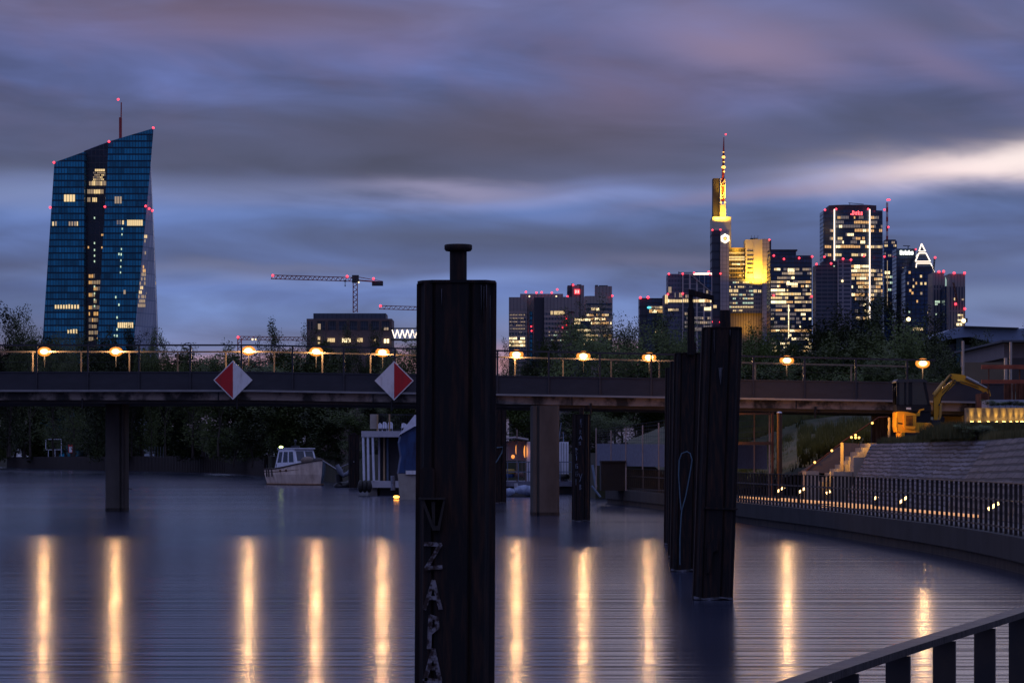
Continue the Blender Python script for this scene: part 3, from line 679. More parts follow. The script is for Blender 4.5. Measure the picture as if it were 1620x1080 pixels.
# atrium between the slabs
v = [q3(131, None, 8), q3(146, None, 8), q3(173, 224, 8), q3(133, 239, 8), q3(131, None, 40), q3(146, None, 40), q3(173, 223, 40), q3(133, 238, 40)]
MB().add(v, [(0, 1, 2, 3), (7, 6, 5, 4), (1, 5, 6, 2), (4, 0, 3, 7), (3, 2, 6, 7), (0, 4, 5, 1)]).build('atrium', F_atr, t, uv=True)
mb = MB(); mb.bar((X(186, D), D+12, Z(222, D)), (X(186, D), D+12, Z(182, D)), 1.5); mb.bar((X(187, D), D+12, Z(182, D)), (X(187.3, D), D+12, Z(158, D)), 0.6); mb.build('mast', M_mast, t)
mb = MB(); 
for a, b_, w in [(138, 238, 1.6), (143, 235, 2.4), (195, 217, 1.2), (150, 234, 1.4)]: mb.box(X(a-w, D), X(a+w, D), D+12, D+16, Z(b_+4, D), Z(b_-2, D))
mb.build('roof_plant', M_roof, t)
L = Lit(t, D)
def slabrow(y, x0, x1, prob, mats=None): L.row(x0, x1, y-3.6, y+3.2, prob, 4.3, mats or [M_w1, M_w1, M_w3], 0.22, 3)
L.run(101, 119, 308, 319, M_w1, 4.5, 0.1); slabrow(354, 82, 98, .8); slabrow(354, 108, 124, .7); slabrow(485, 86, 126, .85, [M_w1, M_w1, M_w3]); slabrow(524, 106, 129, .5)
L.run(181, 193, 311, 322, M_w3, 4, 0.15); slabrow(352, 184, 200, .6); L.run(201, 226, 348, 357, M_w1, 3.2, 0.12); L.run(186, 211, 510, 518.5, M_w1, 3.0, 0.12); slabrow(462, 190, 200, .7, [M_w3])
for y in (362, 371, 394, 403, 402, 412, 422, 431): L.run(192.5-(y-360)*.04, 194.5-(y-360)*.04, y-1.5, y+1.5, M_w4, 3)
for x, y in [(182, 470), (187, 482), (184, 502), (184, 521), (180, 531), (184, 531), (187, 402)]: L.run(x, x+2.5, y-1.8, y+1.8, M_w4, 3)
L.done()
L = Lit(t, D, 7.2, 'atrium_light')
L.run(147, 163, 265.5, 269, M_w1, 3, .1); [L.row(144, 164, y, y+2.6, .75, 2.2, [M_w3, M_w3, M_w1], .2, 1) for y in (270, 273.5, 277, 280.5)]
for y in (288, 301, 314): L.row(135, 165, y-4, y+3.5, .75, 2.6, [M_w3, M_w1, M_w3], .15)
for y in (343, 383, 394, 403, 412, 452, 463, 473, 483): L.run(145.3, 147.6, y-1.6, y+1.6, M_w4, 3)
L.run(157, 162, 368.5, 371.5, M_w2, 2.5); L.run(157, 162, 388.5, 391.5, M_w2, 2.5); L.run(135.5, 138, 388, 391.5, M_w2, 2.5)
for y in range(435, 545, 10): L.row(137, 158-(y-435)*.02, y-3, y+3, .55, 2.6, [M_w3, M_w3, M_w2], .2, 2)
L.done()
# warm city reflections on the twisted facet, put in as glowing patches
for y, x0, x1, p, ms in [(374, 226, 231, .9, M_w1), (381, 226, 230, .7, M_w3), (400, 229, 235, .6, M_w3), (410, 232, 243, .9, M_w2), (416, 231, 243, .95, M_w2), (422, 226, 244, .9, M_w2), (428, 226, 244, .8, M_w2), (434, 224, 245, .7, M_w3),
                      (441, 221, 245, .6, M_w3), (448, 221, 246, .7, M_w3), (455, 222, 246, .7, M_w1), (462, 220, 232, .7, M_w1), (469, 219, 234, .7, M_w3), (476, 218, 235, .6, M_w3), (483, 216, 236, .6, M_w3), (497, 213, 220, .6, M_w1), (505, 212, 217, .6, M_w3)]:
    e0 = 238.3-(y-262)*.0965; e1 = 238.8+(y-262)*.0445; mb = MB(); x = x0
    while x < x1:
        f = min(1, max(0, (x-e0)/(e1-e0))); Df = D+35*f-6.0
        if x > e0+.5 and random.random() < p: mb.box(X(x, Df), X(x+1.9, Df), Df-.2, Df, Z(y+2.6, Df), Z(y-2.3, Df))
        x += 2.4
    if mb.v: mb.build('lit_window_or_glint', ms, t)
warn(t, D, [(187.5, 158), (243, 203), (173, 224.5), (86, 257.5), (80, 328.5), (166.5, 327.5), (231, 326.5), (236.5, 330.5), (241.5, 333.5)], 2.3)

# --- brown building under the crane, with lit truss bridge beside it
D = 1300.0
t = tower('office_block', 'wide brown building with large bay windows and a crane above it', D, 552, 'building')
F_brown = mat('brown_cladding', (0.15, 0.105, 0.10), 0.8, var=0.15, scale=0.3)
rect(D, 485, 620, 504, dep=25).build('wall', F_brown, t)
M_attic = facade('attic_panels', (0.06, 0.08, 0.115), (0.04, 0.05, 0.07), 2, 3, .3, .2, .3, .5)
rect(D, 495, 610, 495, 504.2, dep=20, dy=3).build('attic', M_attic, t, uv=True)
M_bay = facade('bay_glass', (0.03, 0.045, 0.075), (0.09, 0.1, 0.13), 1.1, 2.6, .14, .2, .7, .2, .2)
for i, x in enumerate([487, 492, 502, 519, 536, 553, 570, 587, 604]):
    w = 2.6 if i < 2 else 12.5
    mb = MB(); mb.box(X(x, D), X(x+w, D), D-0.05, D+0.4, Z(522, D), Z(508, D)); f = mb.build('window', M_bay, t, uv=True)
    if w > 5:
        mb = MB()
        for a in (x-0.8, x+w): mb.box(X(a, D), X(a+.8, D), D-0.5, D+.1, Z(522.6, D), Z(507.6, D))
        mb.box(X(x-.8, D), X(x+w+.8, D), D-0.5, D+.1, Z(507.6, D), Z(506.8, D)); mb.build('frame', F_brown, f)
L = Lit(t, D, -0.6)
L.run(502.5, 508, 512, 521, M_w3, 5.5); L.run(502.5, 507, 532, 537.5, M_w1, 5); L.run(502.5, 507, 541, 544, M_w1, 5); L.run(607, 615, 518, 522, M_w3, 4)
L.run(518, 530, 535, 541, M_w1, 3); L.run(541, 555, 535, 541.5, M_w5, 3); L.row(556, 580, 534, 541, .6, 3, [M_w1, M_w3]); L.run(591, 595, 536, 540, M_w1, 4); L.run(607, 616, 536, 542.5, M_w5, 4); L.done()
D = 1250.0
t = tower('truss_bridge', 'zigzag of white light tubes on a truss bridge right of the brown building', D, 640, 'bridge')
pts = []; 
for i in range(11): pts.append((620.5+i*4.0, 521.5 if i % 2 == 0 else 534.5))
mb = MB()
for a, b_ in zip(pts, pts[1:]): mb.bar((X(a[0], D), D, Z(a[1], D)), (X(b_[0], D), D, Z(b_[1], D)), 0.42)
mb.build('light_tube', M_neon, t)
mb = MB(); mb.box(X(618, D), X(690, D), D-.3, D+6, Z(519.6, D), Z(518.4, D)); mb.box(X(618, D), X(690, D), D+0.4, D+6, Z(538, D), Z(535.6, D)); mb.build('chord', M_roof, t)

# --- cranes
def lattice(mb, p, q, w, k, th=0.22):
    p = Vector(p); q = Vector(q); d = (q-p); vert = abs(d.z) > abs(d.x)
    o = Vector((w/2, 0, 0)) if vert else Vector((0, 0, w/2))
    for s_ in (-1, 1):
        for yy in (-w/2, w/2): mb.bar(p+o*s_+Vector((0, yy, 0)), q+o*s_+Vector((0, yy, 0)), th)
    for i in range(k):
        a = p+d*i/k; c_ = p+d*(i+1)/k; s_ = 1 if i % 2 else -1
        for yy in (-w/2, w/2): mb.bar(a+o*s_+Vector((0, yy, 0)), c_-o*s_+Vector((0, yy, 0)), th*.7)
        mb.bar(a+o*s_+Vector((0, -w/2, 0)), a+o*s_+Vector((0, w/2, 0)), th*.6)
def crane(D, label, mast, jib, counter, lights, mz=1.9):
    t = tower('tower_crane', label, D, mast[0], 'crane')
    P = lambda a: (X(a[0], D), D, Z(a[1], D))
    mb = MB(); lattice(mb, P((mast[0], mast[2])), P((mast[0], mast[1])), mz, max(4, int((mast[2]-mast[1])/4)), .3); mb.build('mast', M_mast, t)
    mb = MB(); lattice(mb, P(jib[0]), P(jib[1]), 1.7, int(abs(jib[0][0]-jib[1][0])/3.6), .25); mb.build('jib', M_mast, t)
    if counter:
        mb = MB(); a, c_ = P(counter[0]), P(counter[1]); mb.bar(a, c_, .6); mb.bar((a[0], D, a[2]+1.6), (c_[0], D, c_[2]+.4), .3); mb.build('counter_jib', M_mast, t)
        mb = MB(); sg = 1 if c_[0] > a[0] else -1; mb.box(min(c_[0]-sg*5, c_[0]), max(c_[0]-sg*5, c_[0]), D-1, D+1, c_[2]-1.6, c_[2]+.3); mb.build('counterweight', M_roof, t)
        mb = MB(); mb.box(a[0]-1.4, a[0]+1.6, D-1.2, D+1.2, a[2]-1.2, a[2]+2.2); mb.build('cab', M_roof, t)
    warn(t, D, lights, 2.4)
    return t
t = crane(1290, 'large tower crane standing on the brown building, three red lights', (562, 446, 494), ((429, 438), (560, 442)), ((562, 443), (606, 446.5)), [(432, 436), (549.5, 437.5), (591, 441)])
lamp(t, 1290, 568, 447, 1.3, M_w5, 'work_lamp')
mb = MB(); mb.box(X(544, 1290), X(548, 1290), 1289, 1291, Z(445.5, 1290), Z(443.6, 1290)); mb.bar((X(546, 1290), 1290, Z(445, 1290)), (X(546, 1290), 1290, Z(451, 1290)), .25); mb.box(X(545.2, 1290), X(546.8, 1290), 1289.5, 1290.5, Z(453, 1290), Z(451, 1290)); mb.build('trolley', M_roof, t)
crane(1420, 'lower crane jib reaching right from the brown building to the pile', (668, 485, 545), ((600, 486), (668, 488)), None, [(602, 484)])
t = crane(1500, 'low crane jib just above the bridge handrail behind the left sign', (379, 535, 560), ((376, 534.5), (484, 536)), None, [(377, 533.5)])
lamp(t, 1500, 400, 537, 1.6, M_w5, 'work_lamp'); lamp(t, 1500, 405, 537, 1.3, M_w5, 'work_lamp')

# --- grey cluster left of the middle
D = 2300.0
t = tower('office_tower', 'grey tower with banded windows, leftmost of the middle cluster', D, 823)
rect(D, 805, 834, 470, 492.2).build('upper_wall', F_stone, t, uv=True); rect(D, 805, 834, 492).build('wall', F_stone2, t, uv=True)
rect(D, 834, 845, 470, dep=26, dy=4).build('corner_bay', F_stone, t, uv=True)
mb = MB(); mb.box(X(838, D), X(842.5, D), D+3.6, D+5, GZ, Z(492, D)); mb.build('glass_strip', F_blue, t, uv=True)
L = Lit(t, D)
for y in (535, 540.5, 546): L.row(805.5, 831, y-1.8, y+1.8, .95, 2.5, [M_w1, M_w1, M_w5], .1, 2)
for y in (498, 503.5, 509, 514.5, 520, 525.5): L.row(806, 831, y-1, y+.8, .45, 2.5, [M_w3], .2, 1)
L.done(); warn(t, D, [(840.5, 516), (841, 523)], 1.5, 2)
rect(D, 823, 891, 464, 470.3, dep=30, dy=6).build('roof_plant', F_stone, t, uv=True)
warn(t, D, [(832, 462), (848.5, 463), (857, 462.5), (873, 463), (881.5, 458)], 2.0)
for a in ((837.5, 469), (880, 469)): lamp(t, D, a[0], a[1], 1.3, M_w5, 'roof_lamp')
D = 2290.0
t = tower('office_tower', 'broad grey tower with a dark left side, second of the middle cluster', D, 876)
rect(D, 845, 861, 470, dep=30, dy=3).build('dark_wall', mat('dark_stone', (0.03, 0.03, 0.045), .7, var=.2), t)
rect(D, 861, 908.5, 469.5, 492.2).build('upper_wall', F_stone, t, uv=True); rect(D, 861, 899, 492, dep=30).build('wall', F_stone2, t, uv=True)
rect(D, 899, 908.5, 492, dep=28, dy=2).build('corner_bay', F_stone, t, uv=True)
L = Lit(t, D); L.run(871, 874.5, 492, 497.5, M_w1, 1.8, .15); L.run(876, 893, 492, 497.5, M_w1, 1.9, .15)
for y in (525, 530, 538): L.row(868, 899, y-1, y+1, .35, 2, [M_w4, M_w3], .1, 1)
L.done(); warn(t, D, [(895.5, 514), (896, 503.5), (890, 518)], 1.5)
D = 2360.0
t = tower('office_tower', 'narrow grey tower carrying a square red sign, behind the broad one', D, 911)
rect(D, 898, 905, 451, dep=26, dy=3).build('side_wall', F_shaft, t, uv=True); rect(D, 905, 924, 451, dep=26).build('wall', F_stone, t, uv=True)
mb = MB(); mb.box(X(917.3, D), X(918.3, D), D-.3, D, GZ, Z(452, D)); mb.build('seam', M_roof, t)
rect(D, 904, 908, 448, 451.1, dep=8, dy=4).build('roof_plant', M_roof, t); rect(D, 913, 920, 449.3, 451.1, dep=8, dy=4).build('roof_plant', M_roof, t)
M_sgn = emis('red_sign_face', (1.0, 0.03, 0.03), 1.3); M_sgt = emis('sign_letter_white', (1.0, 0.55, 0.5), 1.8)
mb = MB(); mb.box(X(908.5, D), X(917.5, D), D-1.2, D-.2, Z(465.5, D), Z(457.5, D)); sg = mb.build('sign_panel', M_sgn, t)
for ch, cx in (('D', 911.2), ('B', 915)):
    mb = MB()
    for i, (a, b_) in enumerate(G[ch]): stroke(mb, (X(cx+a[0]*1.4, D), D-1.6-.01*i, Z(461.5-a[1]*2.2, D)), (X(cx+b_[0]*1.4, D), D-1.6-.01*i, Z(461.5-b_[1]*2.2, D)), .35, .2)
    mb.build('letter', M_sgt, sg)
warn(t, D, [(906.5, 451), (898, 469)], 2.0)
D = 2280.0
t = tower('office_tower', 'round cornered grey tower with a raised core, rightmost of the middle cluster', D, 948)
cx0, cx1 = X(925, D), X(969.5, D); w = cx1-cx0
def rounded(x0, x1, y0, y1, r, k=5):
    o = []
    for cx, cy, a0 in ((x0+r, y0+r, 180), (x1-r, y0+r, 270)):
        for i in range(k+1): a = R(a0+90*i/k); o.append((cx+r*math.cos(a), cy+r*math.sin(a)))
    return o + [(x1, y1), (x0, y1)]
mb = MB(); mb.prism(rounded(cx0, cx1, D, D+26, 5), GZ, Z(468, D)); mb.build('wall', facade('round_tower_wall', (0.32, 0.27, 0.25), (0.18, 0.16, 0.15), 2.4, 30, .3, .3, .15, .6), t, uv=True)
rect(D, 942, 968.5, 452, 468.3, dep=16, dy=5).build('core', F_stone, t, uv=True); rect(D, 942, 946.5, 450, 452.2, dep=12, dy=6).build('roof_plant', M_roof, t); rect(D, 948, 962, 450.5, 452.2, dep=8, dy=6).build('roof_plant', M_roof, t)
for y in (481, 489, 497): mb = MB(); mb.box(X(927.5, D), X(968, D), D-.25, D+.2, Z(y+1.4, D), Z(y-1.4, D)); mb.build('window_band', F_dark, t, uv=True)
L = Lit(t, D, -.5); L.run(935, 942, 487, 490.5, M_w1, 2, .1); L.run(943, 948.5, 487, 491, M_w5, 2.5, .05)
for y, p in ((498, .5), (504.5, .5), (511, .85), (517, .15), (522.5, .2), (531, .7), (537, .4)): L.row(928, 968, y-1.8, y+1.8, p, 2.2, [M_w1, M_w2, M_w5], .12, 3)
L.done(); warn(t, D, [(968.5, 468)], 2.0)
D = 2250.0
t = tower('office_block', 'low glass block with yellow lit floors at the foot of the round cornered tower', D, 920, 'building')
rect(D, 908, 934.5, 502.5, dep=24).build('wall', F_dark, t, uv=True)
L = Lit(t, D)
for y, p in ((505.5, 1), (511, .3), (522.5, .8), (530, .5), (537, .6), (544, .4)): L.row(908.5, 934, y-1.9, y+1.9, p, 2.4, [M_w5, M_w1, M_w1], .1, 3)
L.done()

# --- group left of the gold tower
D = 2450.0
t = tower('office_block', 'low dark block with a teal light and two red lights on its roof', D, 1031, 'building')
rect(D, 1012, 1024, 471, dep=24, dy=2).build('stair_core', F_shaft, t, uv=True); rect(D, 1024, 1051, 471.5, dep=24).build('wall', F_dark, t, uv=True)
L = Lit(t, D); L.row(1029, 1051, 484, 488, .7, 2.4, [M_w1, M_w3]); L.row(1027, 1051, 489, 494.5, .95, 2.4, [M_w5, M_w2, M_w1]); L.row(1036, 1051, 515, 519, .4, 2.4, [M_w1, M_w3]); L.row(1036, 1051, 522, 526, .4, 2.4, [M_w1, M_w3]); L.done()
M_teal = emis('teal_light', (0.1, 0.75, 0.9), 1.6)
mb = MB(); mb.ball((X(1027, D), D-1, Z(486.5, D)), 1.9, 1, 1.0); mb.build('teal_lamp', M_teal, t)
warn(t, D, [(1013, 471), (1025, 470.5)], 2.6)
D = 2420.0
t = tower('office_tower', 'white ribbed tower with a slanting roof strip and glowing white roof edge', D, 1090)
rect(D, 1057, 1080, 433, dep=28, dy=2).build('side_wall', F_lowg, t, uv=True); rect(D, 1050.5, 1057.2, 466, dep=24, dy=5).build('low_wing', F_lowg, t, uv=True)
rect(D, 1080, 1126.5, 433, dep=30).build('wall', F_ribs, t, uv=True)
mb = MB(); mb.add([(X(1098, D), D-.6, Z(435, D)), (X(1126.3, D), D-.6, Z(435, D)), (X(1126.3, D), D-.6, Z(462, D))] + [(X(1098, D), D-.1, Z(435, D)), (X(1126.3, D), D-.1, Z(435, D)), (X(1126.3, D), D-.1, Z(462, D))], [(0, 1, 2), (5, 4, 3), (0, 3, 4, 1), (1, 4, 5, 2), (2, 5, 3, 0)]); mb.build('blue_gable', F_navy, t, uv=True)
M_rib = mat('pale_rib', (0.42, 0.36, 0.36), .6, var=.1)
mb = MB(); mb.bar((X(1092, D), D-.9, Z(434, D)), (X(1126.3, D), D-.9, Z(463, D)), 1.0, .5)
for x in (1099.5, 1106.5, 1114.5): mb.box(X(x-.4, D), X(x+.4, D), D-.9, D-.6, Z(434+(x-1092)*.83, D), Z(435, D))
for x in (1079.7, 1126): mb.box(X(x-.6, D), X(x+.6, D), D-.9, D-.02, GZ, Z(433, D))
mb.build('rib', M_rib, t)
mb = MB(); mb.box(X(1097, D), X(1126, D), D-1, D-.1, Z(434.6, D), Z(431.8, D)); mb.build('roof_light', M_neon, t)
mb = MB(); mb.box(X(1074, D), X(1104, D), D+4, D+8, Z(431, D), Z(430, D)); mb.box(X(1074, D), X(1075, D), D+4, D+8, Z(433, D), Z(429, D)); mb.build('roof_plant', M_roof, t)
L = Lit(t, D, 1.4); L.run(1057.5, 1062.5, 453.5, 463, M_w3, 2.5, .1); L.row(1057.5, 1080, 463, 470, .4, 2.4, [M_w1, M_w3]); L.row(1052, 1080, 473, 478, .75, 2.4, [M_w1, M_w5]); L.row(1057, 1076, 487.5, 491.5, .9, 2.4, [M_w1, M_w3]); L.row(1052, 1057, 466, 480, .6, 2.4); L.done()
L = Lit(t, D, -.5); L.row(1080, 1126, 473, 478, .85, 2.9, [M_w1, M_w2, M_w5]); L.row(1108, 1126, 481, 484, .6, 3, [M_w1, M_w3]); L.row(1114, 1125, 485, 491, .9, 3, [M_w5]); L.run(1117, 1120.5, 459.5, 464, M_w3, 3.5)
L.row(1084, 1092, 466, 471, .6, 3, [M_w3]); [L.row(1083, 1126, y, y+4, .12, 3, [M_w3, M_w1]) for y in range(494, 520, 7)]; L.row(1096, 1110, 518, 523, .8, 3, [M_w1]); L.done()
warn(t, D, [(1058, 433.5), (1080, 433), (1098, 432), (1121, 430), (1123, 434), (1080, 464.5), (1056.5, 465.5)], 2.0)

# --- gold lit tower with antenna
D = 2630.0
t = tower('skyscraper', 'tallest tower, gold floodlit, with a lit antenna and a round glowing sign', D, 1172)
rect(D, 1126.5, 1139.5, 364, dep=26, dy=1).build('dark_shaft', F_shaft, t, uv=True); rect(D, 1139.5, 1153.2, 363, dep=26, dy=-1).build('pale_shaft', F_light, t, uv=True)
rect(D, 1129, 1158.5, 341, dep=34, dy=14).build('rear_shaft', M_gold, t)
rect(D, 1131, 1142, 278, 341.3, dep=14, dy=24).build('crown_shaft', mat('crown_cladding', (0.03, 0.024, 0.024), .6, var=.2, scale=.1), t)
mb = MB(); mb.prism([(X(1141.5, D), D+18), (X(1150.5, D), D+18), (X(1150.5, D), D+32), (X(1141.5, D), D+32)], Z(341.2, D), Z(321, D)); mb.build('mast_base', M_gold, t)
mb = MB()
for x in (1142.8, 1149.5): mb.bar((X(x, D), D+20, Z(321, D)), (X(x, D), D+20, Z(279, D)), .9)
for a, b_, c_, d_ in ((1142.8, 310, 1149.5, 300), (1142.8, 290, 1149.5, 281), (1142.8, 310, 1149.5, 310), (1142.8, 291, 1149.5, 291)): mb.bar((X(a, D), D+20, Z(b_, D)), (X(c_, D), D+20, Z(d_, D)), .7)
mb.build('mast_frame', M_mastw, t)
rect(D, 1143.4, 1149, 279, 315, dep=4, dy=21).build('mast_core', M_mast, t)
mb = MB(); mb.tube([(X(1146.6, D), D+22, Z(280, D)), (X(1147, D), D+22, Z(262, D)), (X(1147.5, D), D+22, Z(240, D)), (X(1148, D), D+22, Z(213, D))], [1.4, 1.1, .9, .35], 8); mb.build('antenna', M_mast, t)
M_glow = emis('gold_glow', (1.0, 0.5, 0.08), 2.5)
for y, r in ((245, 3.0), (261, 3.8), (252.5, 2.0), (237, 1.6), (268, 2.4)): mb = MB(); mb.tube([(X(1147.5, D), D+22, Z(y+3, D)), (X(1147.5, D), D+22, Z(y, D)), (X(1147.5, D), D+22, Z(y-3, D))], [r*.3*D/F, r*D/F, r*.4*D/F], 8); mb.build('glow_ring', M_glow, t)  # glowing rings put in for the gold light on the antenna
for x in (1142.6, 1149.2): lamp(t, D, x, 318, 1.6, M_glow, 'flood_lamp', 17)
# middle and right shafts
rect(D, 1153.2, 1181, 391, 441.5, dep=20, dy=6).build('sky_garden_wall', facade('garden_floor', (0.035, 0.035, 0.04), (0.20, 0.16, 0.10), 2.4, 3.8, .3, 1.2, .5, .4), t, uv=True)
rect(D, 1180, 1192.2, 378.5, 442, dep=22, dy=3).build('gold_bay', M_gold, t); rect(D, 1192.2, 1206, 378, 442, dep=24, dy=2).build('gold_shaft', M_gold, t)
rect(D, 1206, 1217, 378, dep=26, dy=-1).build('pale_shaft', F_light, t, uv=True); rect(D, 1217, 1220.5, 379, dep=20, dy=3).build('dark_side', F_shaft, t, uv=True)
rect(D, 1153.2, 1206, 441.5, 495, dep=24, dy=1).build('office_floors', F_lowg, t, uv=True)
rect(D, 1153.2, 1206, 495, dep=20, dy=4).build('atrium', facade('lit_atrium', (0.35, 0.26, 0.15), (0.1, 0.08, 0.06), 2.4, 20, .5, .3, .3, .5), t, uv=True)
rect(D, 1189, 1200, 375.5, 378.2, dep=8, dy=8).build('roof_plant', M_roof, t)
for x in (1190, 1195, 1200.5): mb = MB(); mb.bar((X(x, D), D+10, Z(376, D)), (X(x, D), D+10, Z(371, D)), .3); mb.build('aerial', M_roof, t)
for y in (383, 390, 397): mb = MB(); mb.box(X(1183, D), X(1191.8, D), D+2.6, D+3.2, Z(y+14.5, D), Z(y+13, D)); mb.build('floor_band', F_dark, t, uv=True)
for y in (417, 424, 431): mb = MB(); mb.box(X(1182.5, D), X(1191.5, D), D+2.6, D+3.2, Z(y+1.2, D), Z(y-1, D)); mb.build('floor_band', F_dark, t, uv=True)
L = Lit(t, D, 5.4)
for y, p, ms in ((399.5, .7, [M_w3]), (406, 1, [M_w1]), (409.8, 1, [M_w1]), (417, .9, [M_w5, M_w1]), (424, .45, [M_w3]), (429, .35, [M_w1, M_w3]), (435, .25, [M_w3])): L.row(1154, 1179, y-1.3, y+1.3, p, 2.2, ms, .12, 3)
L.done()
L = Lit(t, D, .5)
for y, p in ((446.5, .55), (453.5, .4), (460, .3), (466, .5), (472, .5), (479, .75), (485.3, .8), (491, .45)): L.row(1154, 1192, y-1.3, y+1.3, p, 2.6, [M_w1, M_w4, M_w1], .18, 1)
L.run(1153.5, 1159, 457.5, 462, M_w1, 2.8); L.run(1160.5, 1168, 457.5, 462, M_w1, 2.8); L.run(1192, 1197.5, 458, 462.5, M_w1, 2.8); L.run(1199, 1204.5, 458.5, 462.5, M_w1, 2.8); L.run(1128.5, 1134, 482.5, 487, M_w1, 2.8); L.done()
# round sign: glowing ring with a triangle in the middle
cx, cz, y = X(1147, D), Z(377.5, D), D-1.6
M_ring = emis('ring_sign', (1.0, 0.42, 0.05), 2.6); M_ringw = emis('ring_sign_core', (1.0, 0.85, 0.6), 3.0)
mb = MB()
ring = [(cx+math.cos(R(60*i+30))*3.3, cz+math.sin(R(60*i+30))*3.3) for i in range(7)]
for a, b_ in zip(ring, ring[1:]): stroke(mb, (a[0], y, a[1]), (b_[0], y, b_[1]), 2.0, .8)
sgn_ = mb.build('round_sign', M_ringw, t)
mb = MB(); mb.plate([(cx-1.4, cz-1.0), (cx+1.4, cz-1.0), (cx, cz+1.3)], y-.3, y-.1); mb.build('triangle', M_ring, sgn_)
warn(t, D, [(1148, 213), (1127, 364), (1139.5, 363.5), (1217, 379.5), (1139.5, 433), (1214, 421), (1216, 435), (1126, 509), (1139, 509.5), (1216, 511)], 1.7)
# its floodlights
fz = lambda px, py: (X(px, D), D, Z(py, D))
flood(t, (X(1199, D), D-6, Z(444, D)), (X(1199, D), D+6, Z(405, D)), 34000, 8)
flood(t, (X(1186, D), D-4, Z(444, D)), (X(1186, D), D+6, Z(410, D)), 9000, 6)
flood(t, (X(1150, D), D+8, Z(392, D)), (X(1150, D), D+16, Z(362, D)), 9000, 6)
flood(t, (X(1155.5, D), D+10, Z(398, D)), (X(1155.5, D), D+16, Z(370, D)), 7000, 5)
flood(t, (X(1136, D), D+12, Z(342, D)), (X(1136, D), D+25, Z(330, D)), 4500, 5)
flood(t, (X(1146, D), D+10, Z(342, D)), (X(1146, D), D+19, Z(328, D)), 9000, 5)
flood(t, (X(1146, D), D+12, Z(322, D)), (X(1146, D), D+21, Z(296, D)), 5000, 4, spread=R(45))
flood(t, (X(1166, D), D-1, Z(394, D)), (X(1166, D), D+7, Z(388, D)), 2500, 5)
flood(t, (X(1182, D), D-8, Z(517, D)), (X(1182, D), D+5, Z(500, D)), 2200, 14)

# --- dark office tower right of it
D = 2500.0
t = tower('office_tower', 'dark glass tower full of lit floors, right of the gold tower', D, 1252)
rect(D, 1218.5, 1284.5, 404, dep=34).build('wall', F_dark, t, uv=True); rect(D, 1219, 1260, 394.5, 404.2, dep=26, dy=3).build('penthouse', F_dark, t, uv=True)
mb = MB(); mb.box(X(1218.5, D), X(1262, D), D+2, D+28, Z(396.5, D), Z(394.3, D)); mb.build('roof_slab', M_roof, t)
L = Lit(t, D)
rows_ = [(426, .45), (432.5, .35), (439.5, .4), (446, .6), (452.5, .4), (459, .45), (465, .55), (471, .5), (477.5, .6), (484, .25), (490.5, .3), (497, .25), (504, .45), (510, .2), (516.5, .25), (523, 1), (530, .25), (536, .2), (543, .35), (549, .35), (554.5, .5)]
for y, p in rows_: L.row(1219.5, 1283.5, y-2.0, y+1.8, p, 2.5, [M_w1, M_w1, M_w2, M_w5, M_w3] if y < 520 or y > 530 else [M_w2, M_w2, M_w5], .1, 3)
L.run(1219.5, 1242, 457, 461, M_w5, 2.5); L.run(1220, 1244, 475.5, 480, M_w5, 2.5); L.run(1244, 1262, 447, 451, M_w5, 2.5); L.run(1232, 1262, 463, 467, M_w1, 2.5)
L.run(1246, 1257, 424.5, 430, M_w5, 3); L.done()
mb = MB(); mb.box(X(1247, D), X(1248.2, D), D-.6, D-.1, Z(535, D), Z(482, D)); mb.build('light_strip', M_w5, t)
warn(t, D, [(1224, 404.5), (1240, 410), (1264, 408.5), (1284.5, 406), (1224, 467.5), (1284, 469)], 2.1)

# --- curved tower with red sign and the block before it
D = 2700.0
t = tower('office_tower', 'broad dark tower with a red roof sign and two vertical light strips', D, 1351)
cxm = X(1351, D); hw = X(1398, D)-cxm
poly = [(X(1304, D), D+8), (X(1318, D), D+3), (X(1335, D), D+.5), (X(1362, D), D+.5), (X(1378, D), D+2), (X(1398, D), D+8), (X(1398, D), D+40), (X(1304, D), D+40)]
mb = MB(); mb.prism(poly, GZ, Z(332, D)); mb.build('wall', F_dark, t, uv=True)
mb = MB(); mb.prism([(cxm+(a-cxm)*.8, b_+2) for a, b_ in poly], Z(332.2, D), Z(323.5, D)); mb.build('crown', mat('crown_panels', (0.06, 0.035, 0.05), .6, var=.3, scale=.1), t)
mb = MB(); mb.bar((X(1346, D), D+8, Z(323.5, D)), (X(1346, D), D+8, Z(320, D)), .5); mb.bar((X(1344, D), D+8, Z(320, D)), (X(1368, D), D+8, Z(322, D)), .6); mb.build('facade_crane', M_roof, t)
for x, y1 in ((1320, 412), (1376, 505)): mb = MB(); mb.box(X(x-.75, D), X(x+.75, D), D-.9, D+1.2, Z(y1, D), Z(331, D)); mb.build('light_strip', M_neon, t)
L = Lit(t, D, -.4)
for y, p, x0, x1 in [(344, .5, 1322, 1375), (351.5, .25, 1322, 1350), (351.5, .9, 1351, 1375), (358, .15, 1322, 1375), (364.5, .6, 1352, 1375), (371, .3, 1330, 1352), (377, .55, 1325, 1368), (383, .1, 1322, 1375), (390, .95, 1322, 1375), (403, .65, 1321, 1375),
                 (421, .95, 1346, 1375), (428, 1, 1346, 1375), (434.5, .5, 1347, 1375), (440, .6, 1347, 1375), (447.5, .6, 1347, 1375), (453.5, .8, 1347, 1375), (460, .2, 1347, 1375), (466, .8, 1347, 1375), (472.5, .7, 1347, 1375), (482, .2, 1347, 1375), (492, .3, 1347, 1375), (503, .3, 1347, 1375)]:
    L.row(x0, x1, y-2.3, y+2.2, p, 2.6, [M_w1, M_w2, M_w2, M_w5], .13, 3)
L.run(1351, 1361, 419, 425, M_w5, 3); L.done()
L = Lit(t, D, 1.6)
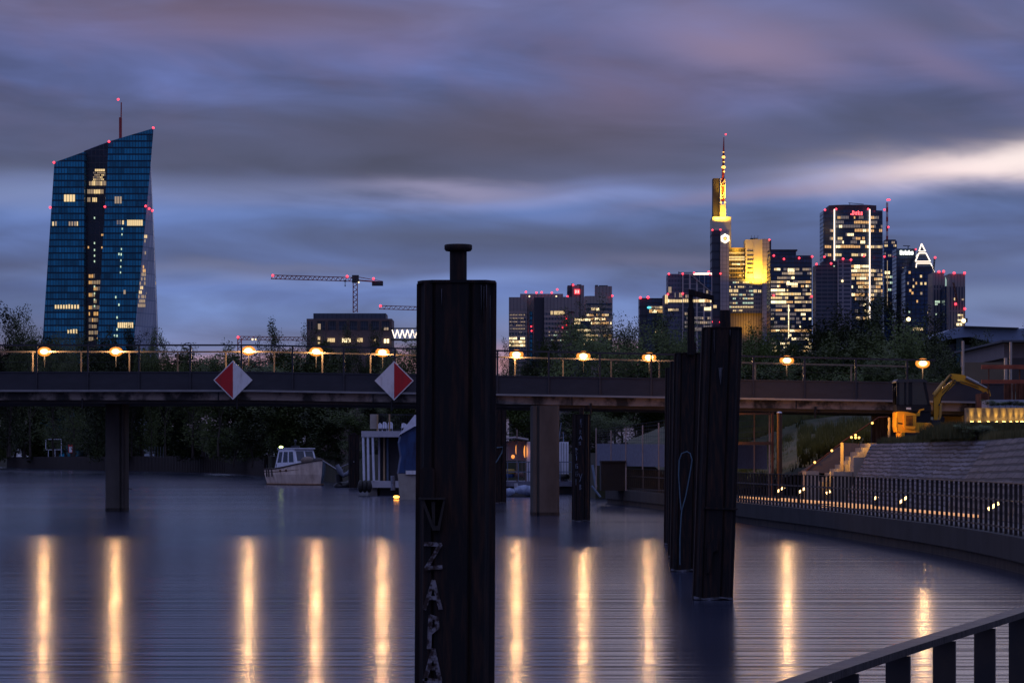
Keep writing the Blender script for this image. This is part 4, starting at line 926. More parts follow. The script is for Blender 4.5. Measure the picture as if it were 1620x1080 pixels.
for y, p in [(344, .5), (351.5, .4), (358, .35), (364.5, .6), (390, .95), (403, .45), (428, .85), (434.5, .8), (441, .5), (448, .8), (453.5, .3), (460, .3), (466, .4), (473, .2)]: L.row(1378, 1397, y-2.3, y+2.2, p, 2.6, [M_w2, M_w1, M_w3], .13, 2)
for y, p in [(364.5, .4), (377, .3), (390, .9), (403, .5)]: L.row(1305, 1318, y-2.3, y+2.2, p, 2.6, [M_w2, M_w3], .13, 2)
L.done()
M_rsign = emis('red_letters', (1.0, 0.08, 0.09), 3.0)
cx = 1350
for ch, dx in (('D', 0), ('e', 4.6), ('k', 8.6), ('a', 12.6)):
    mb = MB()
    for i, (a, b_) in enumerate(G[ch]): stroke(mb, (X(cx+dx+a[0]*1.8, D), D-1.2-.01*i, Z(337-a[1]*3, D)), (X(cx+dx+b_[0]*1.8, D), D-1.2-.01*i, Z(337-b_[1]*3, D)), .75, .4)
    mb.build('sign_letter', M_rsign, t)
mb = MB(); mb.box(X(1345.5, D), X(1348, D), D-1.2, D-.6, Z(340, D), Z(338.2, D)); mb.build('sign_dot', M_rsign, t)
warn(t, D, [(1305, 332.5), (1322.5, 331), (1373, 331), (1399, 332), (1304, 406.5), (1366.5, 405), (1399, 406)], 2.0)
D = 2400.0
t = tower('apartment_tower', 'grey balconied high-rise standing before the broad tower with the red sign', D, 1319)
F_balc = facade('balcony_rows', (0.035, 0.045, 0.075), (0.13, 0.12, 0.14), 5.0, 3.4, .3, .9, .5, .5)
rect(D, 1291, 1325.5, 419, dep=26, dy=2).build('wall', F_balc, t, uv=True); rect(D, 1302, 1326, 413, 419.2, dep=16, dy=6).build('penthouse', F_balc, t, uv=True)
rect(D, 1325.5, 1347, 411, dep=28).build('pale_wall', facade('pale_balcony_rows', (0.06, 0.07, 0.11), (0.24, 0.22, 0.25), 7.0, 3.4, 1.4, 1.1, .5, .5), t, uv=True)
mb = MB(); mb.box(X(1325.2, D), X(1326.4, D), D-.6, D-.02, GZ, Z(411, D)); mb.build('corner_pier', M_rib, t)
lamp(t, D, 1332.5, 444.5, 1.9, M_w5, 'lit_window_or_glint', -.6); lamp(t, D, 1319.5, 421, 1.1, M_w4, 'lit_window_or_glint', -.6)
warn(t, D, [(1291.5, 418), (1314.5, 417), (1333.5, 409.5), (1346, 411)], 2.2)

# --- towers on the right
D = 2850.0
t = tower('office_tower', 'slim glass tower with a tall red and white striped mast', D, 1409)
rect(D, 1398.5, 1419, 381, dep=26).build('wall', F_navy, t, uv=True); rect(D, 1402, 1418, 378.5, 381.2, dep=16, dy=4).build('roof_frame', M_roof, t)
for i in range(8): mb = MB(); mb.box(X(1403.8, D), X(1406.8, D), D+8, D+10, Z(380-i*7.6, D), Z(380-(i+1)*7.6, D)+.01); mb.build('mast_segment', M_mast if i % 2 == 0 else M_mastw, t)
L = Lit(t, D)
for y, p in ((383.5, .8), (388.5, .9), (401, .5), (404, .5), (431, .8), (438, .6), (447, .2), (458, .3), (480, .3)): L.row(1399, 1418, y-1.8, y+1.8, p*.7, 2.8, [M_w1, M_w3, M_w4], .15, 1)
L.run(1399.5, 1408, 429, 433.5, M_w5, 3); L.done()
mb = MB(); mb.box(X(1403.4, D), X(1404.2, D), D-.5, D-.1, Z(487, D), Z(412, D)); mb.build('light_strip', M_w3, t)
warn(t, D, [(1403.9, 316.5), (1406.6, 316.5), (1405, 359.5), (1399, 406), (1417, 466.5)], 1.9)
D = 2780.0
t = tower('office_tower', 'dark tower under a bright white lettered sign', D, 1436)
rect(D, 1418.5, 1449, 393, dep=30, dy=2).build('wall', F_dark, t, uv=True)
M_wsign = emis('white_letters', (0.95, 1.0, 0.88), 3.0)
cx = 1425.5
for ch, dx in (('H', 0), ('e', 4), ('l', 7), ('a', 9.6), ('b', 13.6), ('a', 17.6)):
    mb = MB()
    for i, (a, b_) in enumerate(G[ch]): stroke(mb, (X(cx+dx+a[0]*1.7, D), D-.2-.01*i, Z(399.5-a[1]*2.9, D)), (X(cx+dx+b_[0]*1.7, D), D-.2-.01*i, Z(399.5-b_[1]*2.9, D)), .95, .4)
    mb.build('sign_letter', M_wsign, t)
mb = MB(); mb.bar((X(1438, D), D+6, Z(393, D)), (X(1438, D), D+6, Z(388, D)), .8); mb.bar((X(1430, D), D+6, Z(388, D)), (X(1441, D), D+6, Z(388.6, D)), .7); mb.build('facade_crane', M_roof, t)
L = Lit(t, D, 1.4)
for x, y in ((1427, 437), (1431, 459), (1428, 425)): L.run(x, x+3, y-2, y+2, M_w1, 3)
L.done(); warn(t, D, [(1448.5, 394.5), (1433.5, 423.5)], 1.6)
D = 2740.0
t = tower('office_tower', 'blue gridded tower crowned by a pyramid outlined in white light', D, 1455)
rect(D, 1434, 1475.5, 421, 430.2, dep=28, dy=1).build('parapet', F_dark, t, uv=True); rect(D, 1432, 1475.5, 430, dep=30).build('wall', facade('blue_grid', (0.035, 0.075, 0.17), (0.010, 0.018, 0.04), 4.2, 4.2, .8, .9, .45, .2, .3), t, uv=True)
ap = (X(1461, D), D+14, Z(384, D)); bs = [(X(1446.5, D), D+2, Z(421, D)), (X(1476, D), D+2, Z(421, D)), (X(1476, D), D+28, Z(421, D)), (X(1446.5, D), D+28, Z(421, D))]
MB().add([ap]+bs, [(0, 1, 2), (0, 2, 3), (0, 3, 4), (0, 4, 1), (4, 3, 2, 1)]).build('pyramid_roof', F_dark, t, uv=True)
def tube2(mb, pts, r):
    r *= 0.75
    for a, b_ in zip(pts, pts[1:]):
        # bars follow the sloping front face of the pyramid
        f = lambda p: (X(p[0], D), D+2+12*max(0, (421-p[1]))/37-1.4, Z(p[1], D))
        mb.bar(f(a), f(b_), r)
mb = MB(); tube2(mb, [(1456, 396.3), (1461, 384), (1466, 396.3), (1456, 396.3)], 1.05); tube2(mb, [(1455.5, 399.5), (1466.8, 399.5), (1472.5, 413), (1449, 413), (1455.5, 399.5)], 1.0)
tube2(mb, [(1449.5, 423), (1450.5, 416.3), (1473, 416.3), (1478.5, 430), (1475.5, 430.3)], 1.0); mb.build('light_tube', M_neon, t)
L = Lit(t, D)
for x, y, w in ((1437, 431, 4), (1455, 437, 4), (1444, 442.5, 2), (1435, 448, 3), (1448, 448, 3), (1455.5, 448.5, 4), (1462, 448.5, 4), (1443.5, 453, 3), (1438, 459.5, 4), (1441.5, 463.5, 4), (1455.5, 464, 4), (1449.5, 476.5, 3), (1467, 494, 7)): L.run(x, x+w, y-2, y+2, random.choice([M_w1, M_w2, M_w3]), 3.5)
L.run(1437, 1440, 492, 494.5, M_w4, 3); L.row(1444, 1462, 518, 522.5, .8, 2.8, [M_w2, M_w1]); L.done()
lamp(t, D, 1435.5, 505.5, 3.2, emis('warm_globe', (1, .72, .32), 5), 'globe_lamp', -8)
for D, label, x0, x1, yt, sx in [(2600.0, 'grey stone twin tower nearer to the lit pyramid', 1475.5, 1493.5, 431, 1), (2560.0, 'grey stone twin tower at the right end of the skyline, a crane before it', 1501.5, 1527, 433, 0)]:
    t = tower('office_tower', label, D, (x0+x1)/2)
    rect(D, x0, x1, yt, yt+20.2).build('upper_wall', F_stone, t, uv=True); rect(D, x0, x1, yt+20).build('wall', facade('pier_facade_%d' % x0, (0.04, 0.05, 0.085), (0.20, 0.18, 0.19), 2.6, 22, 1.2, 1.0, .3, .5), t, uv=True)
    L = Lit(t, D)
    if sx: L.row(1479, 1487, 475, 479, .9, 2.2, [M_w4]); L.row(1479, 1484, 480, 482.5, .8, 2.2, [M_w4]); L.run(1480, 1482, 496, 498.5, M_w4, 2)
    else:
        L.run(1509, 1511, 471, 475, M_w1, 2); L.row(1514, 1525, 472, 475, .8, 2.4, [M_w3]); [L.row(1515, 1524, y, y+2.4, .6, 2.2, [M_w5, M_w4, M_w1], .2, 1) for y in (497, 501, 505)]; L.row(1513, 1522, 511, 515, .9, 2.4, [M_w1, M_w5])
        lamp(t, D, 1523.3, 507.5, 3.4, MAT['warm_globe'], 'globe_lamp', -4)
        mb = MB(); mb.box(X(1527, D), X(1532, D), D+4, D+10, Z(509, D), Z(503, D)); mb.build('dish', M_roof, t)
        mb = MB(); lattice(mb, (X(1506.5, D), D-6, Z(447, D)), (X(1513, D), D-6, Z(480, D)), 1.2, 6, .4); mb.build('crane_jib', M_rust, t)
    L.done()
    warn(t, D, [(1485, 430), (1492.5, 429.5)] if sx else [(1509, 432), (1525.5, 432), (1511.5, 481), (1526, 488.5)], 2.5)
D = 2580.0
t = tower('office_tower', 'dark slanted glass wedge between the two grey stone towers', D, 1501)
v = [(1494, yg), (1509, yg), (1508.5, 463), (1500, 453.5), (1494, 453.5)]
mb = MB(); mb.plate([(X(a, D), max(GZ, Z(b_, D)) if b_ != yg else GZ) for a, b_ in v], D-4, D+20); mb.build('wall', F_navy, t, uv=True)
mb = MB(); mb.add([(X(1494, D), D-5, Z(453, D)), (X(1501, D), D-5, Z(453, D)), (X(1500, D), D-5, Z(440, D)), (X(1497, D), D-5, Z(445, D)), (X(1494, D), D-5, Z(438, D))], [(0, 1, 2, 3, 4)]); mb.build('glass_lantern', emis('pale_glow', (.55, .8, .7), .55), t)  # flat pale emitting sheet filling the gap between the grey towers
warn(t, D, [(1503, 472.5)], 1.2)
for D, px, py, label in ((2700.0, 1479, 407.5, 'thin dark mast with a red light right of the pyramid'),):
    t = tower('lattice_mast', label, D, px, 'mast'); mb = MB(); lattice(mb, (X(1476.5, D), D, Z(432, D)), (X(1478.5, D), D, Z(409, D)), 1.0, 5, .5); mb.build('mast', M_roof, t); warn(t, D, [(px, py)], 2.2)
# ================================================================= right bank
def V3(px, py, D): return (X(px, D), D, Z(py, D))
M_stone = bpy.data.materials.new('sett_paving'); M_stone.use_nodes = True; MAT['sett_paving'] = M_stone
def stone_mat(m, bw, bh, c1, c2, cm, bump=0.8, uvs=1.0, wob=0.25):
    b = m.node_tree.nodes['Principled BSDF']; n = NB(m.node_tree); setp(b, 'Roughness', 0.75)
    uv = n.n('ShaderNodeTexCoord').outputs['UV']
    nz = n.n('ShaderNodeTexNoise'); m.node_tree.links.new(uv, nz.inputs['Vector']); nz.inputs['Scale'].default_value = 1.6; nz.inputs['Detail'].default_value = 3
    va = n.n('ShaderNodeVectorMath', operation='MULTIPLY_ADD'); m.node_tree.links.new(nz.outputs['Color'], va.inputs[0]); va.inputs[1].default_value = (wob, wob, 0); m.node_tree.links.new(uv, va.inputs[2])
    bt = n.n('ShaderNodeTexBrick'); m.node_tree.links.new(va.outputs[0], bt.inputs['Vector'])
    bt.inputs['Scale'].default_value = uvs; bt.inputs['Brick Width'].default_value = bw; bt.inputs['Row Height'].default_value = bh; bt.inputs['Mortar Size'].default_value = bh*0.2; bt.inputs['Mortar Smooth'].default_value = 0.3
    for k, v in (('Color1', c1), ('Color2', c2), ('Mortar', cm)): bt.inputs[k].default_value = (*v, 1)
    big = n.noise(uv, 0.5, 4, .6); m.node_tree.links.new(n.mix(1.0, bt.outputs['Color'], n.ramp(big, [(.3, (.55, .55, .55)), (.7, (1.15, 1.15, 1.15))]), 'MULTIPLY'), b.inputs['Base Color'])
    bp = n.n('ShaderNodeBump'); bp.inputs['Strength'].default_value = bump; bp.inputs['Distance'].default_value = 0.05; bp.invert = True
    m.node_tree.links.new(bt.outputs['Fac'], bp.inputs['Height']); m.node_tree.links.new(bp.outputs[0], b.inputs['Normal'])
stone_mat(M_stone, 1.5, 0.17, (0.17, 0.16, 0.18), (0.07, 0.07, 0.085), (0.008, 0.008, 0.010), wob=.2, bump=1.0)
M_stone2 = bpy.data.materials.new('rough_block_paving'); M_stone2.use_nodes = True; MAT['rough_block_paving'] = M_stone2
stone_mat(M_stone2, 1.35, 0.25, (0.16, 0.13, 0.12), (0.09, 0.075, 0.075), (0.018, 0.016, 0.016), 1.0, 1.0, 0.12)
T0 = (11.0, 94.0, QZ); U0 = (12.75, 101.0, 2.62); U1 = (13.42, 80.0, 2.62); T1 = (11.5, 76.0, QZ); U2 = (12.9, 62.0, 2.70); T2 = (11.2, 56.0, QZ); U3 = (12.2, 40.0, 2.7); T3 = (10.4, 38.0, QZ)
bk = thing('stone_embankment', 'stone paved slope rising from the promenade to the digger', 'embankment', (11.5, 76, QZ))
def slope(name, quads, m):
    me = bpy.data.meshes.new(name); vs = []; fs = []; uvl = []
    for q in quads:
        a, b_, c_, d_ = [Vector(p) for p in q]; o = len(vs); vs += [a, b_, c_, d_]; fs.append((o, o+1, o+2, o+3))
        t_ = (b_-a).normalized(); s_ = ((d_-a) - t_*(d_-a).dot(t_)).normalized()
        uvl += [((p-a).dot(t_), (p-a).dot(s_)) for p in (a, b_, c_, d_)]
    base = Vector(LOC[bk.name]); me.from_pydata([tuple(v-base) for v in vs], [], fs); me.update(); l = me.uv_layers.new(name='m')
    for i, u in enumerate(uvl): l.data[i].uv = u
    me.materials.append(m); o = bpy.data.objects.new(name, me); col.objects.link(o); o.parent = bk; return o
slope('sett_face', [(T0, T1, U1, U0)], M_stone); slope('block_face', [(T1, T2, U2, U1), (T2, T3, U3, U2)], M_stone2)
# upper ground behind the slope, and the grassy embankment beyond the bridge
mb = MB(); top = [U3, U2, U1, U0]
vs = [tuple(p) for p in top] + [(60, 40, 2.8), (60, 62, 3.0), (60, 88, 3.2), (60, 112, 3.1), (13.6, 112, 2.55)]
mb.add(vs, [(0, 4, 5, 1), (1, 5, 6, 2), (2, 6, 7, 3), (3, 7, 8)])
mb.add([(12.75, 101, 2.62), (13.6, 112, 2.55), (13.6, 112, QZ-.4), (12.75, 101, QZ-.4)], [(0, 1, 2, 3)])
struct(mb.build('upper_ground', M_ground))
mb = MB()
g = [[(7.0, 117, QZ), (6.4, 124, 1.6), (6.0, 150, 3.0)], [(9, 115, QZ+.2), (9.4, 124, 2.6), (10, 150, 4.6)], [(11.3, 112, 1.5), (12.5, 124, 3.8), (14, 150, 5.4)], [(14, 112, 2.55), (16, 124, 4.2), (19, 150, 6.0)], [(60, 112, 3.1), (60, 124, 5), (60, 150, 6.4)]]
for i in range(4):
    for j in range(2): mb.add([g[i][j], g[i+1][j], g[i+1][j+1], g[i][j+1]], [(0, 1, 2, 3)])
# back down to the far land
for i in range(4): a, b_ = g[i][2], g[i+1][2]; mb.add([a, b_, (b_[0]*1.3, 260, 2.3), (a[0]*1.3, 260, 2.3)], [(0, 1, 2, 3)])
struct(mb.build('embankment', M_bankg))
# low retaining line in the grass
mb = MB(); mb.bar(V3(1172, 696, 126), V3(1325, 694, 121), .3, .45); mb.build('x', None) if False else None
tag(mb.build('kerb_wall', M_conc, loc=(11.5, 122, 2.8)), 'short concrete retaining wall in the grass bank below the bridge', 'wall')

# light strips on the promenade floor
M_strip = emis('floor_light', (1.0, 0.46, 0.16), 0.8)
stp = [((1172, 786), (1290, 794)), ((1238, 789), (1378, 800)), ((1300, 800), (1404, 803)), ((1395, 803), (1545, 816))]
for (a, b_), lb in zip(stp, ['farthest of the glowing strips on the promenade floor', 'second glowing strip on the promenade, beside the stairs', 'short glowing strip below the paved slope', 'long glowing strip nearest on the promenade']):
    def onp(p, z=QZ+.05): s_ = (p[1]-HY)/(CZ-z); D_ = F/s_; return Vector((X(p[0], D_), D_, z))
    p, q = onp(a), onp(b_)
    mb = MB(); mb.bar(p, q, .10, .07); o = mb.build('light_strip', M_strip, loc=tuple(p)); tag(o, lb, 'light strip', 'floor lights of the promenade')

# small spot lamps on poles
M_spot = emis('spot_lamp', (1.0, 0.60, 0.24), 5.0)
def spot_pole(px, py, D, label):
    x, z = X(px, D), Z(py, D)
    t = thing('path_light', label, 'lamp', (x, D, QZ), 'small path lights behind the quay railing')
    mb = MB(); mb.bar((x, D, QZ), (x, D, z-.02), .035); mb.build('pole', M_black, t)
    mb = MB(); mb.bar((x-.06, D-.05, z-.03), (x+.06, D-.05, z+.04), .075, .07); mb.build('lamp_head', M_spot, t)
for px, py, D, lb in [(1231.5, 776, 96, 'left light of the pair beside the rusty pole'), (1238, 772, 98, 'right light of the pair beside the rusty pole'), (1265, 777.5, 92, 'path light left of the lit stair wall'), (1271, 773.5, 95, 'weaker path light just behind another, left of the stairs'),
                  (1310, 778.5, 88, 'single path light at the foot of the stairs'), (1385.5, 787, 82, 'single path light below the start of the paved slope'), (1425, 793, 78, 'left light of the pair below the digger'), (1432, 788, 80, 'right light of the pair below the digger'),
                  (1567, 803, 64, 'left light of the pair at the right edge'), (1575, 798, 66, 'right light of the pair at the right edge')]:
    spot_pole(px, py, D, lb)

# stairs with stepped side blocks
st = thing('concrete_stairs', 'concrete stairs with stepped cheek blocks climbing to the digger', 'stairs', (11, 100, QZ))
D = 102.0
M_stair = mat('stair_concrete', (0.36, 0.32, 0.27), .8, var=.2, scale=2, bump=.2)
mb = MB(); n_ = 13
for i in range(n_):
    x0 = lerp(X(1275, D), X(1382, D), i/n_); z1 = lerp(QZ, Z(701, D), (i+1)/n_)
    mb.box(x0, X(1382, D)+.2, D-.2, D+2.4, QZ-.3 if i == 0 else lerp(QZ, Z(701, D), i/n_)-.001, z1)
mb.build('flight', M_stair, st)
for x0, x1, yt in ((1268, 1288, 745), (1311, 1340, 745.5), (1342, 1372, 723), (1374, 1400, 702)):
    mb = MB(); mb.box(X(x0, D), X(x1, D), D-1.6, D-.25, QZ-.2, Z(yt, D)); mb.build('cheek_block', M_stair, st)
mb = MB(); mb.box(X(1391, 101), X(1427, 101), 99.8, 101.4, Z(703.5, 101), Z(700, 101)); mb.build('landing_edge', mat('yellow_edge', (0.5, 0.36, 0.12), .6, var=.1), st)
hr = thing('stair_handrail', 'thin brown handrail rising beside the stairs with one lit post', 'handrail', (11, 104.6, QZ))
Dh = 104.6
mb = MB(); mb.tube([V3(1275, 745, Dh), V3(1335, 697, Dh), V3(1390, 660, Dh), V3(1406, 659, Dh)], .03, 6); mb.build('rail', M_rust, hr)
mb = MB(); mb.bar(V3(1332, 745, 101.8), V3(1332, 700, 101.8), .1); mb.build('post', mat('post_paint', (.4, .3, .16), .6, var=.1), hr)
mb = MB(); mb.bar(V3(1406.5, 700, 101.5), V3(1406.5, 660, 101.5), .07); mb.build('post', MAT['post_paint'], hr)
M_dot = emis('handrail_spot', (1, .50, .10), 3.5)
for px, py in ((1289, 731), (1316, 712.5), (1347, 691.5), (1353.5, 688), (1353.5, 692), (1359, 692), (1380, 669)):
    mb = MB(); mb.ball(V3(px, py, Dh-.2), .045, seg=6, rings=4); mb.build('rail_spot', M_dot, hr)
for px, py, tx, tz, w_ in ((1300, 724, 1320, QZ, 26), (1330, 703, 1350, 1.6, 30), (1360, 683, 1380, 2.4, 30), (1385, 664, 1425, 3.2, 60)):
    l = bpy.data.lights.new('stair_fill', 'SPOT'); l.energy = w_*2.5; l.spot_size = R(70); l.spot_blend = .6; l.color = (1, .48, .07); l.shadow_soft_size = .04  # unseen spots added before the stairs to brighten steps and digger
    o = bpy.data.objects.new('stair_fill', l); col.objects.link(o); o.parent = hr; p_ = Vector((X(px, 101.2)-.3, 101.2, Z(py, 101.2)+.1)); o.location = p_ - Vector(LOC[hr.name])
    o.rotation_euler = (Vector((X(tx, 102.6)+.9, 102.8, tz)) - p_).to_track_quat('-Z', 'Y').to_euler()
# dark paved wedge between the handrail and the stairs
mb = MB(); mb.add([V3(1262, 748, 104.7), V3(1385, 748, 104.6), V3(1385, 703, 104.7), V3(1336, 700, 104.8), V3(1262, 748, 108), V3(1385, 748, 108), V3(1385, 703, 108), V3(1336, 700, 108)], [(0, 1, 2, 3), (7, 6, 5, 4), (0, 4, 5, 1), (1, 5, 6, 2), (2, 6, 7, 3), (3, 7, 4, 0)])
tag(mb.build('paved_slope', M_stone2, loc=(11, 104, QZ)), 'dark paved wedge of bank left of the stairs', 'embankment')

# ---- sodium street lamp on the quay, behind the pile row
t = thing('quay_lamp', 'sodium quay lamp mostly hidden behind the stout leaning pile', 'lamp', (X(1136, 100), 100, QZ))
lx_, lz_ = X(1136, 100), Z(668, 100)
mb = MB(); mb.tube([(lx_, 100, QZ), (lx_, 100, lz_-.1)], [.06, .04], 8); mb.build('pole', M_steel, t)
mb = MB(); mb.ball((lx_, 99.9, lz_), .12, .12, .10, 10, 6); mb.build('lamp_glass', emis('quay_sodium', (1, .42, .06), 650, True), t)
mb = MB(); mb.box(lx_-.14, lx_+.14, 99.75, 100.1, lz_+.1, lz_+.16); mb.build('lamp_hood', M_black, t)

# ---- digger
D = 102.0; k = D/F
t = thing('mini_excavator', 'small yellow digger with a dark cab and raised bent arm', 'excavator', (X(1450, D), D, Z(698, D)))
M_yel = mat('excavator_yellow', (0.88, 0.42, 0.015), .4, var=.12, scale=2)
M_cabg = mat('cab_glass', (0.02, 0.03, 0.02), .1, var=.3, spec=.8)
M_rub = mat('rubber_track', (0.02, 0.02, 0.02), .8, var=.3, scale=10)
def plate(name, pts, y0, y1, m, par=t, D=D): return MB().plate(pp(pts, D), D+y0, D+y1).build(name, m, par)
plate('body', [(1416.5, 652), (1420, 650), (1428, 651), (1445, 654), (1446, 668), (1470, 669), (1474, 674), (1473, 683), (1428, 684.5), (1418, 683), (1416, 674)], -.45, .75, M_yel)
plate('side_panel', [(1427, 654.5), (1444.5, 654), (1446.5, 657), (1446, 676), (1443, 679), (1429, 678), (1427, 674)], -.50, -.44, M_yel)
g_ = MB()
for i in range(8): g_.box(X(1430, D), X(1441, D), D-.525, D-.49, Z(658+i*2+1.1, D), Z(658+i*2, D))
g_.build('grille', M_black, t)
plate('engine_cover', [(1446, 650), (1470, 649), (1470, 668), (1446, 668)], -.40, .7, M_black)
plate('hose_guard', [(1446, 655), (1450, 652), (1451, 648), (1459, 646), (1459, 648.5), (1453, 650), (1452, 658), (1447, 658)], -.47, -.40, M_yel)
cab = plate('cab_floor', [(1416, 640), (1470, 640), (1470, 651), (1416, 651)], -.45, .65, M_black)
for nm, pts in (('cab_pillar', [(1416, 602), (1420, 601), (1420, 641), (1416, 641)]), ('cab_pillar', [(1428, 601), (1431, 601), (1431, 641), (1428, 641)]), ('cab_pillar', [(1435, 601), (1440.5, 601), (1440.5, 641), (1435, 641)]), ('cab_pillar', [(1457, 602), (1461, 602), (1469, 641), (1465, 641)])):
    plate(nm, pts, -.45, -.37, M_black); plate(nm, pts, .57, .65, M_black)
plate('cab_roof', [(1415, 603), (1418, 600), (1458, 600), (1464, 603), (1464, 605), (1415, 605)], -.50, .70, mat('cab_roof_paint', (.05, .05, .05), .4, var=.2))
plate('cab_window', [(1431, 605), (1460, 605), (1466, 640), (1431, 640)], -.41, -.405, M_cabg); plate('cab_window', [(1420, 605), (1428, 605), (1428, 640), (1420, 640)], -.41, -.405, M_cabg); plate('cab_window', [(1420, 605), (1460, 605), (1466, 640), (1420, 640)], .60, .605, M_cabg)
plate('seat', [(1432, 650), (1432, 622), (1436, 620), (1440, 640), (1450, 641), (1450, 650)], -.1, .35, M_black)
plate('label_plate', [(1431, 644.5), (1438.5, 645), (1438.5, 648), (1431, 647.5)], -.47, -.45, M_white)
for yy in (-.62, .45):
    mb = MB(); pr = [(1428, 684), (1482, 685), (1487, 690), (1485, 697), (1480, 700), (1430, 699), (1426, 694)]
    mb.plate(pp(pr, D), D+yy, D+yy+.28); tr = mb.build('track', M_rub, t)
    mb = MB()
    for px in (1432, 1446, 1459, 1479): mb.tube([(X(px, D), D+yy-.02, Z(692, D)), (X(px, D), D+yy+.3, Z(692, D))], .11, 12)
    mb.build('track_roller', M_steel, tr)
plate('blade', [(1422, 684), (1427, 684), (1427, 700.5), (1423, 700.5)], -.7, .8, M_yel); plate('blade_arm', [(1425, 692), (1436, 690), (1436, 693), (1425, 695)], -.2, .3, M_yel)
plate('boom', [(1476.5, 668), (1476.5, 627), (1478, 624), (1483, 620), (1495, 610), (1507, 600.5), (1511, 603), (1511, 606), (1500, 617), (1489, 628), (1486.5, 636), (1484, 652), (1482, 668)], -.16, .02, M_yel)
plate('boom_foot', [(1472, 664), (1486, 664), (1488, 676), (1484, 683), (1473, 680)], -.22, .12, M_steel)
plate('arm', [(1501.5, 592), (1506, 591), (1524, 593), (1529, 597), (1540, 605), (1561, 613), (1563.5, 616), (1557, 619.5), (1549, 617), (1535, 611), (1522, 607), (1514, 603), (1506, 600)], -.15, .01, M_yel)
mb = MB(); mb.tube([V3(1477.5, 625, D-.2), V3(1494, 604, D-.2)], .075, 8); mb.tube([V3(1494, 604, D-.2), V3(1502, 594, D-.2)], .035, 8); mb.build('cylinder', mat('ram_paint', (.6, .33, .06), .35, var=.1), t)
mb = MB(); mb.tube([V3(1528, 597, D-.2), V3(1548, 607, D-.2)], .06, 8); mb.tube([V3(1548, 607, D-.2), V3(1561, 613.5, D-.2)], .03, 8); mb.build('cylinder', M_galv, t)
mb = MB(); mb.tube([V3(1487, 664, D-.2), V3(1488, 638, D-.2)], .05, 8); mb.build('cylinder', MAT['ram_paint'], t)
plate('bucket_link', [(1558, 613), (1564, 613.5), (1567, 626), (1564.5, 627), (1560, 619), (1555, 621), (1552, 618)], -.1, -.02, M_yel)
plate('hose', [(1485, 664), (1489, 657), (1493, 661), (1492, 668), (1488, 668)], -.25, -.2, M_black)
mb = MB(); mb.tube([V3(1487, 640, D-.21), V3(1490, 628, D-.22), V3(1499, 617, D-.21), V3(1508, 606, D-.2), V3(1506, 599, D-.2)], .018, 6); mb.tube([V3(1508, 606, D-.2), V3(1520, 603, D-.2), V3(1532, 607, D-.2), V3(1548, 613, D-.2)], .016, 6); mb.build('hydraulic_hose', M_black, t)
mb = MB()
for a, b_ in ((1479, 666), (1485, 640), (1509, 602), (1503, 594), (1562, 615), (1495, 605)): mb.tube([(X(a, D), D-.24, Z(b_, D)), (X(a, D), D+.05, Z(b_, D))], .035, 8)
mb.build('pivot_pin', M_steel, t)
plate('mirror', [(1411.5, 612), (1414.5, 611), (1414.5, 619), (1411.5, 619)], -.55, -.52, M_black); plate('exhaust', [(1421, 650.5), (1421, 645), (1423, 645), (1423, 650.5)], .3, .36, M_black)
plate('warning_stripe', [(1417.5, 668), (1425, 669), (1425, 671.5), (1417.5, 670.5)], -.455, -.449, M_black)
M_text = mat('dark_lettering', (0.05, 0.03, 0.02), .6, var=.2)
mb = MB()
for i in range(7): 
    a = V3(1491.5+i*1.65, 620.5-i*1.75, D-.165); mb.box(a[0]-.012, a[0]+.012, a[1]-.004, a[1], a[2]-.03, a[2]+.03)
mb.build('lettering', M_text, t)

# ---- planting wall with uplights
D = 90.0
pw = thing('planter_wall', 'low wall with a row of bright yellow uplights under plants', 'wall', (X(1590, D), D, Z(668, D)))
mb = MB(); mb.box(X(1529, D), X(1700, D), D, D+.4, Z(672, D), Z(645, D)); mb.build('wall', mat('rendered_wall', (0.24, 0.18, 0.11), .8, var=.35, scale=4, bump=.4), pw)
M_up = emis('uplight_lens', (1, .62, .15), 25, True)
for i, px in enumerate([1537, 1549, 1563, 1575.5, 1587.5, 1598.5, 1608, 1616, 1628, 1640]):
    z0 = Z(667, D); x = X(px, D)
    mb = MB(); mb.tube([(x, D-.085, z0-.1), (x, D-.085, z0)], .05, 8); ul = mb.build('uplight', M_black, pw)
    mb = MB(); mb.tube([(x, D-.085, z0), (x, D-.085, z0+.012)], .045, 8); mb.build('lens', M_up, ul)
    l = bpy.data.lights.new('uplight_beam', 'SPOT'); l.energy = 24; l.spot_size = R(34); l.spot_blend = .9; l.color = (1, .60, .12); l.shadow_soft_size = .03
    o = bpy.data.objects.new('uplight_beam', l); col.objects.link(o); o.parent = pw; o.location = Vector((x, D-.085, z0+.03)) - Vector(LOC[pw.name]); o.rotation_euler = (R(180-17), 0, 0)
mb = MB(); mb.box(X(1565, 93), X(1700, 93), 93, 94.5, Z(648, 93), Z(632, 93)); o = mb.build('stone_bench', mat('pale_slab', (0.34, 0.36, 0.42), .7, var=.15), loc=(X(1600, 93), 93, Z(650, 93))); tag(o, 'long pale stone slab above the uplit planter wall', 'bench')
